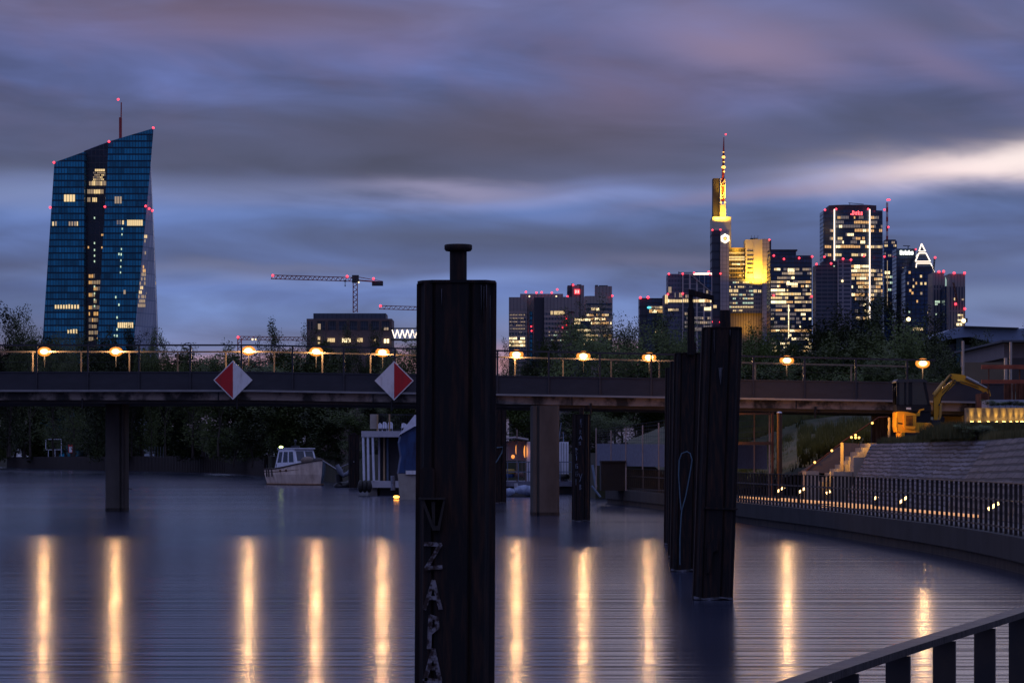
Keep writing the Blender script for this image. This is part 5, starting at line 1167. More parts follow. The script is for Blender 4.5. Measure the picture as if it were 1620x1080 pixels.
# corten things at the right edge
Dr = 97.0
t = thing('beam_railing', 'red oxide beams on thin posts at the right edge above the planter', 'railing', (X(1600, Dr), Dr, 3.2))
for y0, y1 in ((577, 583.5), (600.5, 606.5)): mb = MB(); mb.box(X(1552.5, Dr), X(1720, Dr), Dr-.06, Dr+.06, Z(y1, Dr), Z(y0, Dr)); mb.build('beam', M_red, t)
for px in (1565, 1614): mb = MB(); mb.box(X(px-.8, Dr), X(px+.8, Dr), Dr+.07, Dr+.12, Z(650, Dr), Z(578, Dr)); mb.build('post', M_rust, t)
mb = MB()
t2 = thing('palisade', 'rusty steel palisade behind the red beams', 'fence', (X(1605, 98), 98, 3.2))
for i in range(14): x = X(1593+i*5.6, 98); w_ = .045 if i % 4 else .09; m_ = MB(); m_.box(x-w_, x+w_, 98, 98.08, Z(636, 98), Z(606.8, 98)); m_.build('picket', M_rust, t2)
mb = MB(); mb.box(X(1552, 99), X(1566, 99), 99, 100.2, 3.0, Z(622, 99)); tag(mb.build('steel_box', M_rust, loc=(X(1559, 99), 99, 3)), 'rusty steel box at the bridge end under the digger bucket', 'box')
mb = MB(); mb.box(X(1537, 101), X(1600, 101), 101, 101.5, 2.5, Z(656, 101)); tag(mb.build('abutment_wall', mat('dark_abutment', (.06, .045, .035), .8, var=.3), loc=(X(1560, 101), 101, 2.5)), 'dark abutment wall at the right end of the bridge', 'wall')
mb = MB(); mb.box(X(1487, 110), X(1526, 110), 110, 110.4, 2.3, Z(655.5, 110)); tag(mb.build('abutment_wall', mat('lit_tan_wall', (.4, .3, .14), .8, var=.2), loc=(X(1500, 110), 110, 2.3)), 'tan wall coloured as lit yellow below the bridge behind the digger boom', 'wall')  # tan wall, the yellow light on it is put into the colour
mb = MB(); mb.box(X(1379, 112), X(1408, 112), 112, 112.2, 2.3, Z(652, 112)); o = mb.build('board_hoarding', mat('weathered_boards', (.22, .19, .22), .8, c2=(.05, .04, .05), scale=2.5, stretch=(6, 1, .4), thr=(.4, .6)), loc=(X(1390, 112), 112, 2.3)); tag(o, 'weathered striped board hoarding under the bridge left of the digger', 'hoarding')
mb = MB(); mb.box(X(1408, 112), X(1421, 112), 112, 112.2, 2.3, Z(652, 112)); tag(mb.build('board_hoarding', mat('blue_board', (.10, .15, .25), .7, var=.4, scale=3), loc=(X(1414, 112), 112, 2.3)), 'blue board hoarding directly behind the digger', 'hoarding')
# tan screen wall and buildings behind the bridge end
mb = MB(); mb.box(X(1526, 125), X(1588, 125), 125, 125.5, 3, Z(573, 125)); tag(mb.build('screen_wall', mat('tan_screen', (.13, .11, .08), .85, var=.2, scale=1), loc=(X(1556, 125), 125, 3)), 'tan screen wall behind the end of the bridge railing', 'wall')
t = thing('building', 'dark flat roofed building with a pale wall at the right edge', 'building', (X(1620, 140), 140, 3))
Db = 140
mb = MB(); mb.box(X(1597, Db), X(1760, Db), Db, Db+14, 3, Z(566, Db)); mb.build('dark_wall', mat('dark_cladding', (.05, .04, .04), .7, var=.2), t)
mb = MB(); mb.box(X(1590, Db), X(1760, Db), Db+.3, Db+14, Z(566, Db)+.01, Z(542, Db)); mb.build('pale_wall', mat('pale_render', (.2, .17, .17), .8, var=.15, scale=.6), t)
mb = MB(); mb.box(X(1582, Db), X(1765, Db), Db-.6, Db+14.5, Z(542, Db)+.01, Z(538.5, Db)); mb.build('roof', mat('roof_edge', (.07, .075, .09), .6, var=.2), t)
for px, y0, w_, nm in ((1523.5, 539, .07, 'slim lit pole at the end of the bridge railing'), (1599, 541, .07, 'slim pole in front of the pale walled building'), (1591, 566, .09, 'stubby lit post at the corner of the tan screen wall')):
    mb = MB(); mb.tube([(X(px, 108), 108, 2.5), (X(px, 108), 108, Z(y0, 108))], w_*.7, 8); tag(mb.build('steel_pole', mat('lit_pole', (.42, .36, .3), .5, var=.15), loc=(X(px, 108), 108, 2.5)), nm, 'pole')
# big hall with a curved roof, far behind
Dh_ = 420.0
t = thing('market_hall', 'long low hall with a pale curved blue roof behind the trees on the right', 'hall', (X(1550, Dh_), Dh_, 2.4))
mb = MB(); pr = [(1470, 560), (1478, 553), (1490, 547), (1510, 543), (1530, 545), (1560, 552), (1590, 557), (1640, 559), (1640, 700), (1470, 700)]
mb.plate([(X(a, Dh_), max(2.4, Z(b_, Dh_))) for a, b_ in pr], Dh_, Dh_+60); mb.build('wall', mat('hall_wall', (.13, .13, .17), .7, var=.3, scale=.2), t)
arc = [(1452, 560), (1470, 547), (1490, 539), (1515, 535), (1530, 534), (1560, 542), (1590, 553), (1625, 558), (1640, 556), (1640, 519), (1600, 521.5), (1560, 520), (1519, 518), (1500, 522), (1470, 534), (1450, 556)]
mb = MB(); mb.plate(pp(arc, Dh_), Dh_-3, Dh_+60); mb.build('roof', mat('hall_roof', (.20, .26, .38), .45, var=.15, scale=.1), t)
mb = MB(); mb.plate(pp([(1519, 517.2), (1604, 520), (1604, 522), (1519, 519.5)], Dh_), Dh_-4, Dh_+20); mb.build('roof_edge', M_roof, t)
mb = MB(); mb.box(X(1512, Dh_), X(1522, Dh_), Dh_-.5, Dh_-.1, 2.4, Z(534, Dh_)); mb.build('glass_strip', mat('teal_glass', (.02, .10, .11), .2, var=.4), t)

# ---- fence with a grey wind screen along the quay
def quad_fence(x0, x1, ytop0, ytop1, ylo0, ylo1, D0, D1): pass
t = thing('mesh_fence', 'tall wire fence with a blue grey screen behind the far quay railing', 'fence', (X(1000, 122), 122, QZ))
fa, fb = (944, 133.0), (1222, 108.0)
def fp(u, py0, py1): px = lerp(fa[0], fb[0], u); D_ = 1/lerp(1/fa[1], 1/fb[1], u); return px, D_, lerp(py0, py1, u)
def fpt(u, py0, py1, dy=0): px, D_, py = fp(u, py0, py1); return (X(px, D_), D_+dy, Z(py, D_))
M_scr = mat('wind_screen', (.15, .175, .25), .8, c2=(.11, .13, .19), scale=1.5, stretch=(4, 4, 4))
for nm, a0, a1, b0, b1, u0, u1, dy, m_ in (('wind_screen', 701.5, 704, 736, 742, 0, .97, 0, M_scr),):
    mb = MB(); q = [fpt(u0, b0, b1), fpt(u1, b0, b1), fpt(u1, a0, a1), fpt(u0, a0, a1)]
    mb.add(q + [(x, y+.03, z) for x, y, z in q], [(0, 1, 2, 3), (7, 6, 5, 4), (0, 4, 5, 1), (1, 5, 6, 2), (2, 6, 7, 3), (3, 7, 4, 0)]); mb.build(nm, m_, t)
M_fp = mat('fence_post', (.42, .33, .3), .6, var=.2)
for px in (943, 966.5, 990, 1016.5, 1042, 1068, 1094, 1193, 1217):
    u = (px-fa[0])/(fb[0]-fa[0]); yt = lerp(680, 644, u); mb = MB(); a = fpt(u, 742, 748, -.06); c_ = fpt(u, yt+4 if px > 945 else 677, yt-4, -.06); mb.bar((a[0], a[1], QZ), c_, .055); mb.build('post', M_fp, t)
wr = MB()
for i in range(7):
    f_ = i/6; wr.bar(fpt(0, lerp(680, 700, f_), lerp(640, 703, f_)), fpt(.97, lerp(680, 700, f_), lerp(640, 703, f_)), .012)
for i in range(90): u = i/92; wr.bar(fpt(u, 701, 704), fpt(u, 680, 642), .008)
wr.build('wire_mesh', M_steel, t)
t = thing('steel_frame', 'rusty steel frame beside the round pole behind the railing', 'frame', (X(1210, 100), 100, QZ))  # open frame of upright and crossbars, not a goal
D = 100.0
mb = MB(); mb.box(X(1220.5, D), X(1224, D), D-.05, D+.05, QZ, Z(652, D)); mb.build('upright', M_rust, t)
mb = MB(); mb.box(X(1168, D), X(1220.4, D), D-.04, D+.04, Z(703.5, D), Z(698.5, D)); mb.build('crossbar', mat('brown_bar', (.085, .035, .012), .7, var=.4), t)
mb = MB(); mb.box(X(1168, D), X(1224, D), D-.04, D+.04, Z(655.8, D), Z(653, D)); mb.build('crossbar', MAT['brown_bar'], t)
mb = MB(); mb.tube([(X(1233, D), D, QZ), (X(1233, D), D, Z(653, D))], .1, 14); o = mb.build('rusty_pole', MAT['brown_bar'], loc=(X(1233, D), D, QZ)); tag(o, 'round rusty pole with a white cap behind the quay railing', 'pole')
mb = MB(); mb.ball((X(1233, D), D, Z(653, D)), .1, .1, .05); mb.build('cap', M_white, o)
# dark container behind the far railing
mb = MB(); mb.box(X(951, 128), X(989, 128), 128, 130, QZ, Z(729, 128)); mb.box(X(951, 128), X(990, 128), 127.9, 130.1, Z(731, 128), Z(728.5, 128)); tag(mb.build('rubbish_container', M_black, loc=(X(970, 128), 128, QZ)), 'black container behind the far end of the quay railing', 'container')
for px0, py0, px1, py1, lb in ((936, 768, 950, 786, 'slanted pale blue pole in the water left of the railing end'), (937, 735, 943, 770, 'thin upright pale pole at the railing end')):
    mb = MB(); mb.tube([V3(px0, py0, 137), V3(px1, py1, 137)], .06, 6); tag(mb.build('mooring_pole', mat('pale_pole', (.2, .27, .36), .6, var=.2), loc=V3(px1, py1, 137)), lb, 'pole')
# ================================================================= boats
M_hull = mat('lit_old_hull_paint', (0.92, 0.74, 0.58), .7, c2=(0.55, 0.40, 0.30), scale=2.2, stretch=(1, 1, .35), detail=9, thr=(.35, .7), bump=.2)  # old peeling cream paint with the warm light put into its colour
M_hullshade = mat('shaded_hull_paint', (0.15, 0.22, 0.30), .7, c2=(0.04, 0.05, 0.065), scale=2.5, stretch=(1, 1, .3), detail=9)  # other side of the same hull, blue shade put into the colour
M_cabw = mat('cabin_white', (0.78, 0.80, 0.88), .6, var=.15)
M_win = mat('boat_glass', (0.02, 0.035, 0.06), .15, var=.3)
M_rustb = mat('rust_band', (0.22, 0.11, 0.05), .8, var=.5, scale=4)
D = 226.0
boat = thing('cabin_boat', 'old wooden cabin boat with peeling cream hull moored beyond the bridge', 'boat', (X(478, D), D, 0))
th = R(-57)      # bow points towards the camera and to the right
L_, B_ = 7.4, 1.45
def bp_(u, v, z):      # u along the boat (0 stern .. 1 bow), v across, z up
    lx = (u-.55)*L_; ly = v; x = lx*math.cos(th)-ly*math.sin(th); y = lx*math.sin(th)+ly*math.cos(th); o = Vector(LOC[boat.name]); return (o.x+x, o.y+y, z)
def hb(u): return B_*(0.86+.14*math.sin(min(u, .5)*math.pi)) if u < .6 else B_*max(0.0, (1-((u-.6)/.4)**2.2))
def sheer(u): return 1.25+.75*u**2.0
st_ = [i/14 for i in range(15)]
for side, m_, nm in ((-1, M_hull, 'hull_side'), (1, M_hullshade, 'hull_side')):
    mb = MB(); rows = []
    for u in st_:
        w = hb(u); rk = .06*(u > .6)*(u-.6)
        rows.append([bp_(u*.93+.02, side*w*.80*.9, -.3), bp_(u*.95+.01, side*w*.86, .25), bp_(u*.98, side*w*.97, .85), bp_(u, side*(w), sheer(u))])
    vs = [p for r_ in rows for p in r_]; fs = []
    for i in range(len(st_)-1):
        for j in range(3): a = i*4+j; f = (a, a+4, a+5, a+1); fs.append(f if side < 0 else f[::-1])
    mb.add(vs, fs, False); mb.build(nm, m_, boat)
mb = MB()
for i in range(len(st_)-1):
    u0, u1 = st_[i], st_[i+1]; mb.add([bp_(u0, -hb(u0)*.98, sheer(u0)-.05), bp_(u1, -hb(u1)*.98, sheer(u1)-.05), bp_(u1, hb(u1)*.98, sheer(u1)-.05), bp_(u0, hb(u0)*.98, sheer(u0)-.05)], [(0, 1, 2, 3)])
w = hb(0); mb.add([bp_(0, -w, sheer(0)), bp_(0, w, sheer(0)), bp_(.02, w*.8, -.3), bp_(.02, -w*.8, -.3)], [(0, 1, 2, 3)]); mb.build('deck', mat('boat_deck', (.12, .08, .06), .8, var=.4), boat)
for side in (-1, 1):
    mb = MB(); mb.tube([bp_(u, side*(hb(u)+.02), sheer(u)) for u in st_], .055, 6); mb.build('rubbing_strake', mat('dark_strake', (.07, .045, .035), .7, var=.4), boat)
    mb = MB(); mb.tube([bp_(u*.98, side*(hb(u)*.97+.01), 1.02+.35*u*u) for u in st_], .03, 6); mb.build('strake', M_rustb, boat)
    mb = MB(); mb.tube([bp_(u*.94+.02, side*(hb(u)*.84+.01), .06) for u in st_], .07, 6); mb.build('waterline_band', M_rustb, boat)
def cabin():
    z0, z1 = 1.3, 2.85; us = (.20, .66); ut = (.24, .585); wb, wt = 1.08, .86
    v = [bp_(us[0], -wb, z0), bp_(us[1], -wb*.9, z0+.1), bp_(us[1], wb*.9, z0+.1), bp_(us[0], wb, z0), bp_(ut[0], -wt, z1), bp_(ut[1], -wt, z1), bp_(ut[1], wt, z1), bp_(ut[0], wt, z1)]
    c = MB().add(v, [(0, 1, 5, 4), (1, 2, 6, 5), (2, 3, 7, 6), (3, 0, 4, 7), (4, 5, 6, 7)]).build('cabin', M_cabw, boat)
    r = MB(); v2 = [bp_(ut[0]-.02, -wt-.06, z1), bp_(ut[1]+.03, -wt-.06, z1), bp_(ut[1]+.03, wt+.06, z1), bp_(ut[0]-.02, wt+.06, z1)]
    r.add([(a[0], a[1], a[2]+.005) for a in v2]+[(a[0], a[1], a[2]+.09) for a in v2], [(0, 3, 2, 1), (4, 5, 6, 7), (0, 1, 5, 4), (1, 2, 6, 5), (2, 3, 7, 6), (3, 0, 4, 7)]); r.build('cabin_roof', M_cabw, boat)
    V = [Vector(p) for p in v]
    def win(a, b_, c_, d_, s0, s1, t0, t1):
        # patch on the face a,b (bottom) d,c (top), lifted 1.5 cm
        def P(s_, t_): return (V[a]*(1-s_)+V[b_]*s_)*(1-t_)+(V[d_]*(1-s_)+V[c_]*s_)*t_
        q = [P(s0, t0), P(s1, t0), P(s1, t1), P(s0, t1)]; n_ = (q[1]-q[0]).cross(q[3]-q[0]).normalized()*.02
        mb = MB(); mb.add([tuple(p+n_) for p in q]+[tuple(p-n_) for p in q], [(0, 1, 2, 3), (7, 6, 5, 4), (0, 4, 5, 1), (1, 5, 6, 2), (2, 6, 7, 3), (3, 7, 4, 0)]); mb.build('window', M_win, c)
    win(0, 1, 5, 4, .08, .28, .30, .86); win(0, 1, 5, 4, .36, .60, .30, .86); win(0, 1, 5, 4, .67, .90, .30, .86)
    win(1, 2, 6, 5, .08, .46, .35, .88); win(1, 2, 6, 5, .54, .92, .35, .88); win(3, 0, 4, 7, .2, .8, .3, .8)
cabin()
mb = MB(); a = bp_(.4, 0, 2.94); mb.box(a[0]-.32, a[0]+.32, a[1]-.3, a[1]+.3, 2.94, 3.12); mb.tube([a, (a[0], a[1], 3.5)], .05, 6); mb.ball((a[0], a[1], 3.5), .12); mb.build('search_light', M_steel, boat)
a = bp_(.25, -.7, 3.02); mb = MB(); mb.ball(a, .17, .12, .09); mb.build('roof_lamp', emis('green_white_lamp', (.75, 1, .25), 5), boat)
a = bp_(.72, -.2, 1.95); mb = MB(); mb.ball(a, .55, .45, .32, 12, 8); mb.build('sail_bundle', mat('canvas_bundle', (.26, .2, .16), .9, var=.5, scale=8, bump=.5), boat)
a = bp_(.78, .45, 1.9); mb = MB(); mb.ball(a, .55, .4, .26, 12, 8); mb.build('dark_bundle', mat('dark_canvas', (.05, .045, .05), .9, var=.5, scale=8), boat)
for u in (.42, .55): a = bp_(u, -hb(u)*.99-.02, 1.05+.2*u); mb = MB(); mb.ball(a, .1, .1, .1); mb.build('porthole', M_rustb, boat)
for u in (.06, .12, .2): mb = MB(); mb.tube([bp_(u, -hb(u), sheer(u)), bp_(u+.02, -hb(u)-.04, sheer(u)-.62)], .05, 6); mb.build('fender_strap', M_black, boat)
mb = MB()
for u in (.05, .15, .3): mb.bar(bp_(u, -hb(u)*.95, sheer(u)), bp_(u, -hb(u)*.95, sheer(u)+.35), .05)
mb.build('stanchion', M_steel, boat)
mb = MB(); mb.tube([bp_(1, 0, 1.95), V3(533, 742, 215), V3(545, 736, 210), V3(560, 730, 199.4)], .035, 5); tag(mb.build('mooring_rope', mat('pale_rope', (.3, .3, .33), .9, var=.2), loc=bp_(1, 0, 1.95)), 'pale rope from the bow of the old cabin boat to the pile', 'rope')
t = thing('dinghy', 'small dark dinghy with a rolled grey cover between the cabin boat and a pile', 'boat', (X(541, 208), 208, 0))
mb = MB(); mb.tube([V3(530, 768, 208), V3(536, 770, 206), V3(548, 769, 207), V3(556, 762, 209)], [.12, .35, .38, .2], 10); mb.build('hull', M_black, t)
mb = MB(); mb.tube([V3(533, 735, 208), V3(538, 745, 208), V3(543, 752, 208), V3(551, 748, 208), V3(556, 740, 208)], [.14, .22, .17, .16, .1], 8); mb.build('cover', mat('grey_cover', (.2, .22, .28), .8, var=.4), t)
mb = MB(); mb.tube([V3(536, 750, 208.3), V3(537, 766, 208.3)], .25, 8); mb.build('outboard_motor', M_black, t)

# houseboat
D = 162.0
t = thing('houseboat', 'white flat roofed houseboat with a railed roof terrace', 'houseboat', (X(610, D), D, 0))
M_hb = mat('houseboat_white', (.52, .50, .53), .6, var=.2, scale=1.5)
mb = MB(); mb.box(X(571.5, D), X(665, D), D, D+5, Z(691, D), Z(681.5, D)); mb.build('roof_deck', M_hb, t)
mb = MB(); mb.box(X(587, D), X(665, D), D+.1, D+5, Z(771, D), Z(760.5, D)); mb.build('base_deck', M_hb, t)
mb = MB(); mb.box(X(582, D), X(596, D), D+.5, D+5, -.3, Z(771, D)-.01); mb.build('float', mat('beige_float', (.35, .32, .28), .7, var=.3), t)
mb = MB(); mb.box(X(600, D), X(665, D), D+.6, D+5, -.3, Z(771, D)-.01); mb.build('float', M_black, t)
for a, b_ in ((574.5, 576), (582, 583), (589.5, 591.5)): mb = MB(); mb.tube([V3(a, 691, D+.1), V3(b_, 760, D+.1)], .07, 8); mb.build('pillar', M_cabw, t)
mb = MB(); mb.box(X(596, D), X(665, D), D+1.5, D+5, Z(760.4, D), Z(691.2, D)); mb.build('cabin_wall', mat('dark_cabin', (.03, .025, .03), .6, var=.4), t)
for px, m_ in ((606, mat('amber_door', (.45, .3, .16), .6, var=.2)), (611.5, mat('blue_frame', (.1, .14, .2), .6, var=.2)), (598, M_hb)): mb = MB(); mb.box(X(px-1.5, D), X(px+1.5, D), D+1.3, D+1.5, Z(760.4, D), Z(691.2, D)); mb.build('door_frame', m_, t)
mb = MB(); mb.box(X(585, D), X(596, D), D+.2, D+.4, Z(678, D), Z(655, D)); mb.build('terrace_screen', mat('cream_panel', (.42, .36, .3), .7, var=.2), t)
for px in (597, 616): mb = MB(); mb.box(X(px-1.3, D), X(px+1.3, D), D+.1, D+.2, Z(681.4, D), Z(655, D)); mb.build('terrace_post', MAT['amber_door'], t)
mb = MB(); mb.bar(V3(585, 655, D+.25), V3(665, 656, D+.25), .05); mb.bar(V3(596, 679, D+.25), V3(665, 680, D+.25), .05)
for i in range(24): mb.bar(V3(600+i*2.7, 655.5, D+.25), V3(600+i*2.7, 679, D+.25), .02)
mb.build('terrace_railing', M_steel, t)
for i, (px, y0, y1, w_) in enumerate(((600, 668, 681, 7), (607, 666, 681, 8), (616, 665.5, 681, 8), (638, 668, 680, 10))):
    c_ = thing('garden_chair', ['white shell chair nearest the cream screen on the roof terrace', 'white shell chair second from the cream screen on the terrace', 'white shell chair third from the cream screen on the terrace', 'white lounge chair farther right on the roof terrace'][i], 'chair', (X(px, D), D+1.2, Z(681, D)+.01), 'white chairs on the houseboat terrace')
    hw_ = w_/2
    mb = MB(); mb.plate(pp([(px-hw_, y1-5), (px-hw_*.9, y0+2), (px-hw_*.3, y0), (px+hw_*.7, y0+2), (px+hw_, y0+6), (px+hw_, y1-5)], D), D+1.35, D+1.4); mb.build('backrest', M_cabw, c_)
    mb = MB(); mb.box(X(px-hw_, D), X(px+hw_, D), D+1.0, D+1.35, Z(y1-3.5, D), Z(y1-5, D)); mb.build('seat', M_cabw, c_)
    for sx in (-.8, .8):
        for yy in (1.03, 1.34): mb = MB(); mb.bar((X(px+sx*hw_, D), D+yy, Z(681.4, D)), (X(px+sx*hw_, D), D+yy, Z(y1-3.5, D)), .03); mb.build('leg', M_cabw, c_)
for i, px in enumerate((570.5, 577, 584)):
    mb = MB(); mb.ball(V3(px, 769, D-.35), .17, .17, .36, 10, 8); tag(mb.build('fender', mat('fender_rubber', (.02, .018, .015), .5, var=.4), loc=V3(px, 775, D-.35)), ['leftmost black fender hanging at the houseboat corner', 'middle black fender hanging at the houseboat corner', 'third black fender, next to the houseboat base deck'][i], 'fender', 'fenders on the houseboat corner')
# tarp covered boat in front of it
D = 146.0
t = thing('covered_boat', 'boat under a blue and white canvas cover, half hidden by the large near pile', 'boat', (X(665, D), D, 0))
M_tarp = mat('blue_tarp', (.02, .07, .2), .45, c2=(.008, .02, .07), scale=1.6, stretch=(1.4, 1, .5), bump=1.0)
def loft(secs, m_, nm, par):
    mb = MB(); n_ = len(secs[0]); vs = [p for s_ in secs for p in s_]
    fs = [(i*n_+j, i*n_+(j+1), (i+1)*n_+(j+1), (i+1)*n_+j) for i in range(len(secs)-1) for j in range(n_-1)]
    mb.add(vs, fs, False); mb.add([secs[0][j] for j in range(n_)], [tuple(range(n_))[::-1]]); return mb.build(nm, m_, par)
loft([[V3(632, 793, D+dy), V3(631, 772, D+dy), V3(629, 749, D+dy), V3(702, 749, D+dy), V3(700, 772, D+dy), V3(698, 793, D+dy)] for dy in (0, 6)], mat('cream_hull', (.38, .35, .3), .5, var=.2), 'hull', t)
mb = MB(); mb.box(X(642, D), X(700, D), D-.12, D, Z(750, D), Z(744, D)); mb.build('gunwale', M_white, t)
loft([[V3(628+e, 749-e*.3, D+dy), V3(632+e, 722, D+dy), V3(629+e, 700, D+dy), V3(633+e, 684, D+dy), V3(657, 662+e, D+dy), V3(690, 662+e, D+dy), V3(704-e, 684, D+dy), V3(702-e, 748, D+dy)] for dy, e in ((.1, 3), (.5, 0), (4.5, 0), (5.5, 4))], M_tarp, 'cover', t)
mb = MB(); mb.add([V3(630, 689, D-.1), V3(656, 656, D-.1), V3(692, 656, D-.1), V3(708, 689, D-.1), V3(690, 674, D-.12), V3(656, 674, D-.12)], [(0, 5, 1), (1, 5, 4, 2), (2, 4, 3)]); mb.add([V3(630, 689, D+5), V3(656, 656, D+5), V3(656, 656, D-.1), V3(630, 689, D-.1)], [(0, 1, 2, 3)]); mb.add([V3(656, 656, D+5), V3(692, 656, D+5), V3(692, 656, D-.1), V3(656, 656, D-.1)], [(0, 1, 2, 3)]); mb.build('white_hood', M_cabw, t)
mb = MB(); mb.tube([V3(621.5, 752, D+3), V3(622, 775, D+3)], .12, 8); mb.build('outboard_motor', mat('pale_motor', (.25, .3, .38), .5, var=.5, scale=8), t)
mb = MB(); mb.ball(V3(627, 785.5, D+1), .16, .1, .07); mb.build('orange_glow_spot', emis('orange_glow', (1, .35, .04), 9, True), t)  # glowing ball put in for an orange reflection at the waterline
mb = MB(); mb.tube([V3(646, 652, 158), V3(646, 640+12, 158)], .02, 5); 

# work barge right of the pile
D = 168.0
t = thing('work_barge', 'cluttered work barge with a pale awning between the pile and bridge pier', 'barge', (X(850, D), D, 0))
mb = MB(); mb.box(X(796, D), X(910, D), D, D+6, Z(769, D), Z(761, D)); mb.build('deck', mat('barge_deck', (.2, .2, .26), .7, var=.4), t)
mb = MB(); mb.box(X(798, D), X(908, D), D+.3, D+5.7, -.3, Z(769, D)-.01); mb.build('float', M_black, t)
M_awn = mat('awning_cloth', (.42, .38, .42), .8, var=.2)
mb = MB(); mb.box(X(796, D), X(833.5, D), D+2.4, D+2.5, Z(728, D), Z(697, D)); mb.build('back_panel', M_awn, t)
mb = MB(); v = [V3(790, 696, D+.2), V3(815, 693.5, D+.2), V3(836, 697, D+.2), V3(790, 694, D+2.8), V3(815, 691.5, D+2.8), V3(836, 695, D+2.8)]; mb.add(v+[(a[0], a[1], a[2]+.06) for a in v], [(0, 3, 4, 1), (1, 4, 5, 2), (6, 7, 10, 9), (7, 8, 11, 10), (0, 1, 7, 6), (1, 2, 8, 7), (2, 5, 11, 8)]); mb.build('awning', mat('brown_awning', (.2, .16, .16), .8, var=.3), t)
for px, w_ in ((818, 1.2), (826, .5), (832, 1.2), (803, .6)): mb = MB(); mb.box(X(px-w_, D), X(px+w_, D), D+.5, D+.6, Z(761, D), Z(679 if px == 818 else 696, D)); mb.build('awning_pole', mat('awning_wood', (.25, .17, .14), .7, var=.2), t)
mb = MB(); mb.box(X(833.5, D), X(842, D), D+1, D+3, Z(761, D), Z(698, D)); mb.build('locker', M_cabw, t)
mb = MB(); mb.box(X(884, D), X(900, D), D+1, D+4, Z(761, D), Z(698.5, D)); lk = mb.build('container', M_cabw, t)
mb = MB()
for px in (888, 892, 896.5): mb.box(X(px, D), X(px+.6, D), D+.97, D+1, Z(760, D), Z(700, D))
mb.build('door_seam', M_steel, lk)
mb = MB()
for y_ in (730.5, 746): mb.bar(V3(800, y_, D+.1), V3(906, y_, D+.1), .05)
for px in (803, 820, 836, 886, 905): mb.bar(V3(px, 761, D+.1), V3(px, 730, D+.1), .05)
mb.build('guard_rail', mat('blue_grey_rail', (.16, .2, .28), .6, var=.2), t)
M_lant = emis('orange_lantern', (1, .33, .05), 1.2)
for px, py, r_, h_ in ((817, 711, .06, .3), (831.5, 714, .12, .4), (811.5, 722, .11, .12)): mb = MB(); mb.ball(V3(px, py, D+.9), r_, r_, h_); mb.build('lantern', M_lant, t)
for px, py, rx, rz, c_, nm, lb in ((807.5, 745, .32, .22, (.5, .33, .05), 'buoy', 'round yellow buoy on the barge deck'), (806, 751, .3, .3, (.02, .07, .22), 'barrel', 'blue tub below the yellow buoy on the barge'), (821, 750, .34, .34, (.22, .12, .1), 'barrel', 'brown drum beside the blue tub on the barge'), (890, 753, .45, .2, (.02, .02, .02), 'barrel', 'black tub before the white container on the barge')):
    mb = MB(); mb.tube([V3(px, py+4, D+.6), V3(px, py, D+.6), V3(px, py-3.5, D+.6)], [rx*.85, rx, rx*.7], 10); mb.build('x', None) if False else None
    tag(mb.build(nm, mat(nm+'_%d' % px, c_, .5, var=.4, scale=4), loc=V3(px, py+4, D+.6)), lb, nm)
t = thing('covered_dinghy', 'low dinghy under crumpled pale blue sheets beside the barge', 'boat', (X(818, 156), 156, 0))
D = 156.0
mb = MB(); mb.tube([V3(799, 788, D), V3(806, 787, D), V3(830, 787, D), V3(839, 784, D)], [.15, .38, .4, .2], 10); mb.build('hull', M_black, t)
M_sheet2 = mat('pale_blue_sheet', (.30, .36, .5), .7, c2=(.12, .15, .24), scale=3, bump=1.0)
for px, py, rx, rz in ((806, 780, .42, .3), (829, 777, .62, .36), (836, 777, .35, .3)): mb = MB(); mb.ball(V3(px, py, D), rx, .4, rz, 9, 6); mb.build('sheet', M_sheet2, t)
mb = MB(); mb.tube([V3(816, 764, D), V3(817, 774, D), V3(821, 785, D)], [.09, .14, .12], 8); mb.build('fender', mat('fender_white', (.45, .45, .5), .6, var=.3), t)
for px0, py0, px1, py1, lb in ((884, 690, 888, 668, 'slanted pale boat hook standing on the barge roof'), (892, 697, 891, 683, 'short thin aerial above the white container'),):
    mb = MB(); mb.tube([V3(px0, py0+8, 169.5), V3(px1, py1, 169.5)], .03, 5); tag(mb.build('boat_hook', MAT['blue_grey_rail'], loc=V3(px0, py0+8, 169.5)), lb, 'pole')

# left bank things
D = 520.0
t = thing('white_frame', 'white tubular frame standing on the left bank edge', 'frame', (X(85, D), D, 2.4))
for a, b_ in (((72.5, 711), (72.5, 694.5)), ((72.5, 694.5), (97, 694.5)), ((97, 694.5), (97, 721)), ((72.5, 711), (97, 711)), ((76.5, 722), (76.5, 711)), ((87, 722), (87, 711))):
    mb = MB(); mb.bar(V3(a[0], a[1], D), V3(b_[0], b_[1], D), .09); mb.build('tube', M_cabw, t)
t = thing('bank_sign', 'small red and white board on the left bank beside the frame', 'sign', (X(111.5, D), D, 2.4))
mb = MB(); mb.box(X(108, D), X(115, D), D, D+.1, Z(716, D), Z(703, D)); mb.build('board', M_cred, t)
mb = MB(); mb.box(X(109.2, D), X(114, D), D-.03, D, Z(715, D), Z(706, D)); mb.build('white_field', M_white, t)
mb = MB(); mb.box(X(110.8, D), X(112, D), D+.1, D+.2, 2.4, Z(716, D)); mb.build('post', M_steel, t)
D = 430.0
t = thing('picket_fence', 'pale picket fence along the left bank under the trees', 'fence', (X(300, D), D, 2.4))
for px0, px1 in ((236, 262), (316, 358)):
    for i in range(int((px1-px0)/4.5)+1): mb = MB(); px = px0+i*4.5; mb.box(X(px-.5, D), X(px+.5, D), D, D+.08, 2.3, Z(706+random.uniform(-1, 1), D)); mb.build('picket', mat('grey_picket', (.18, .2, .22), .8, var=.3), t)
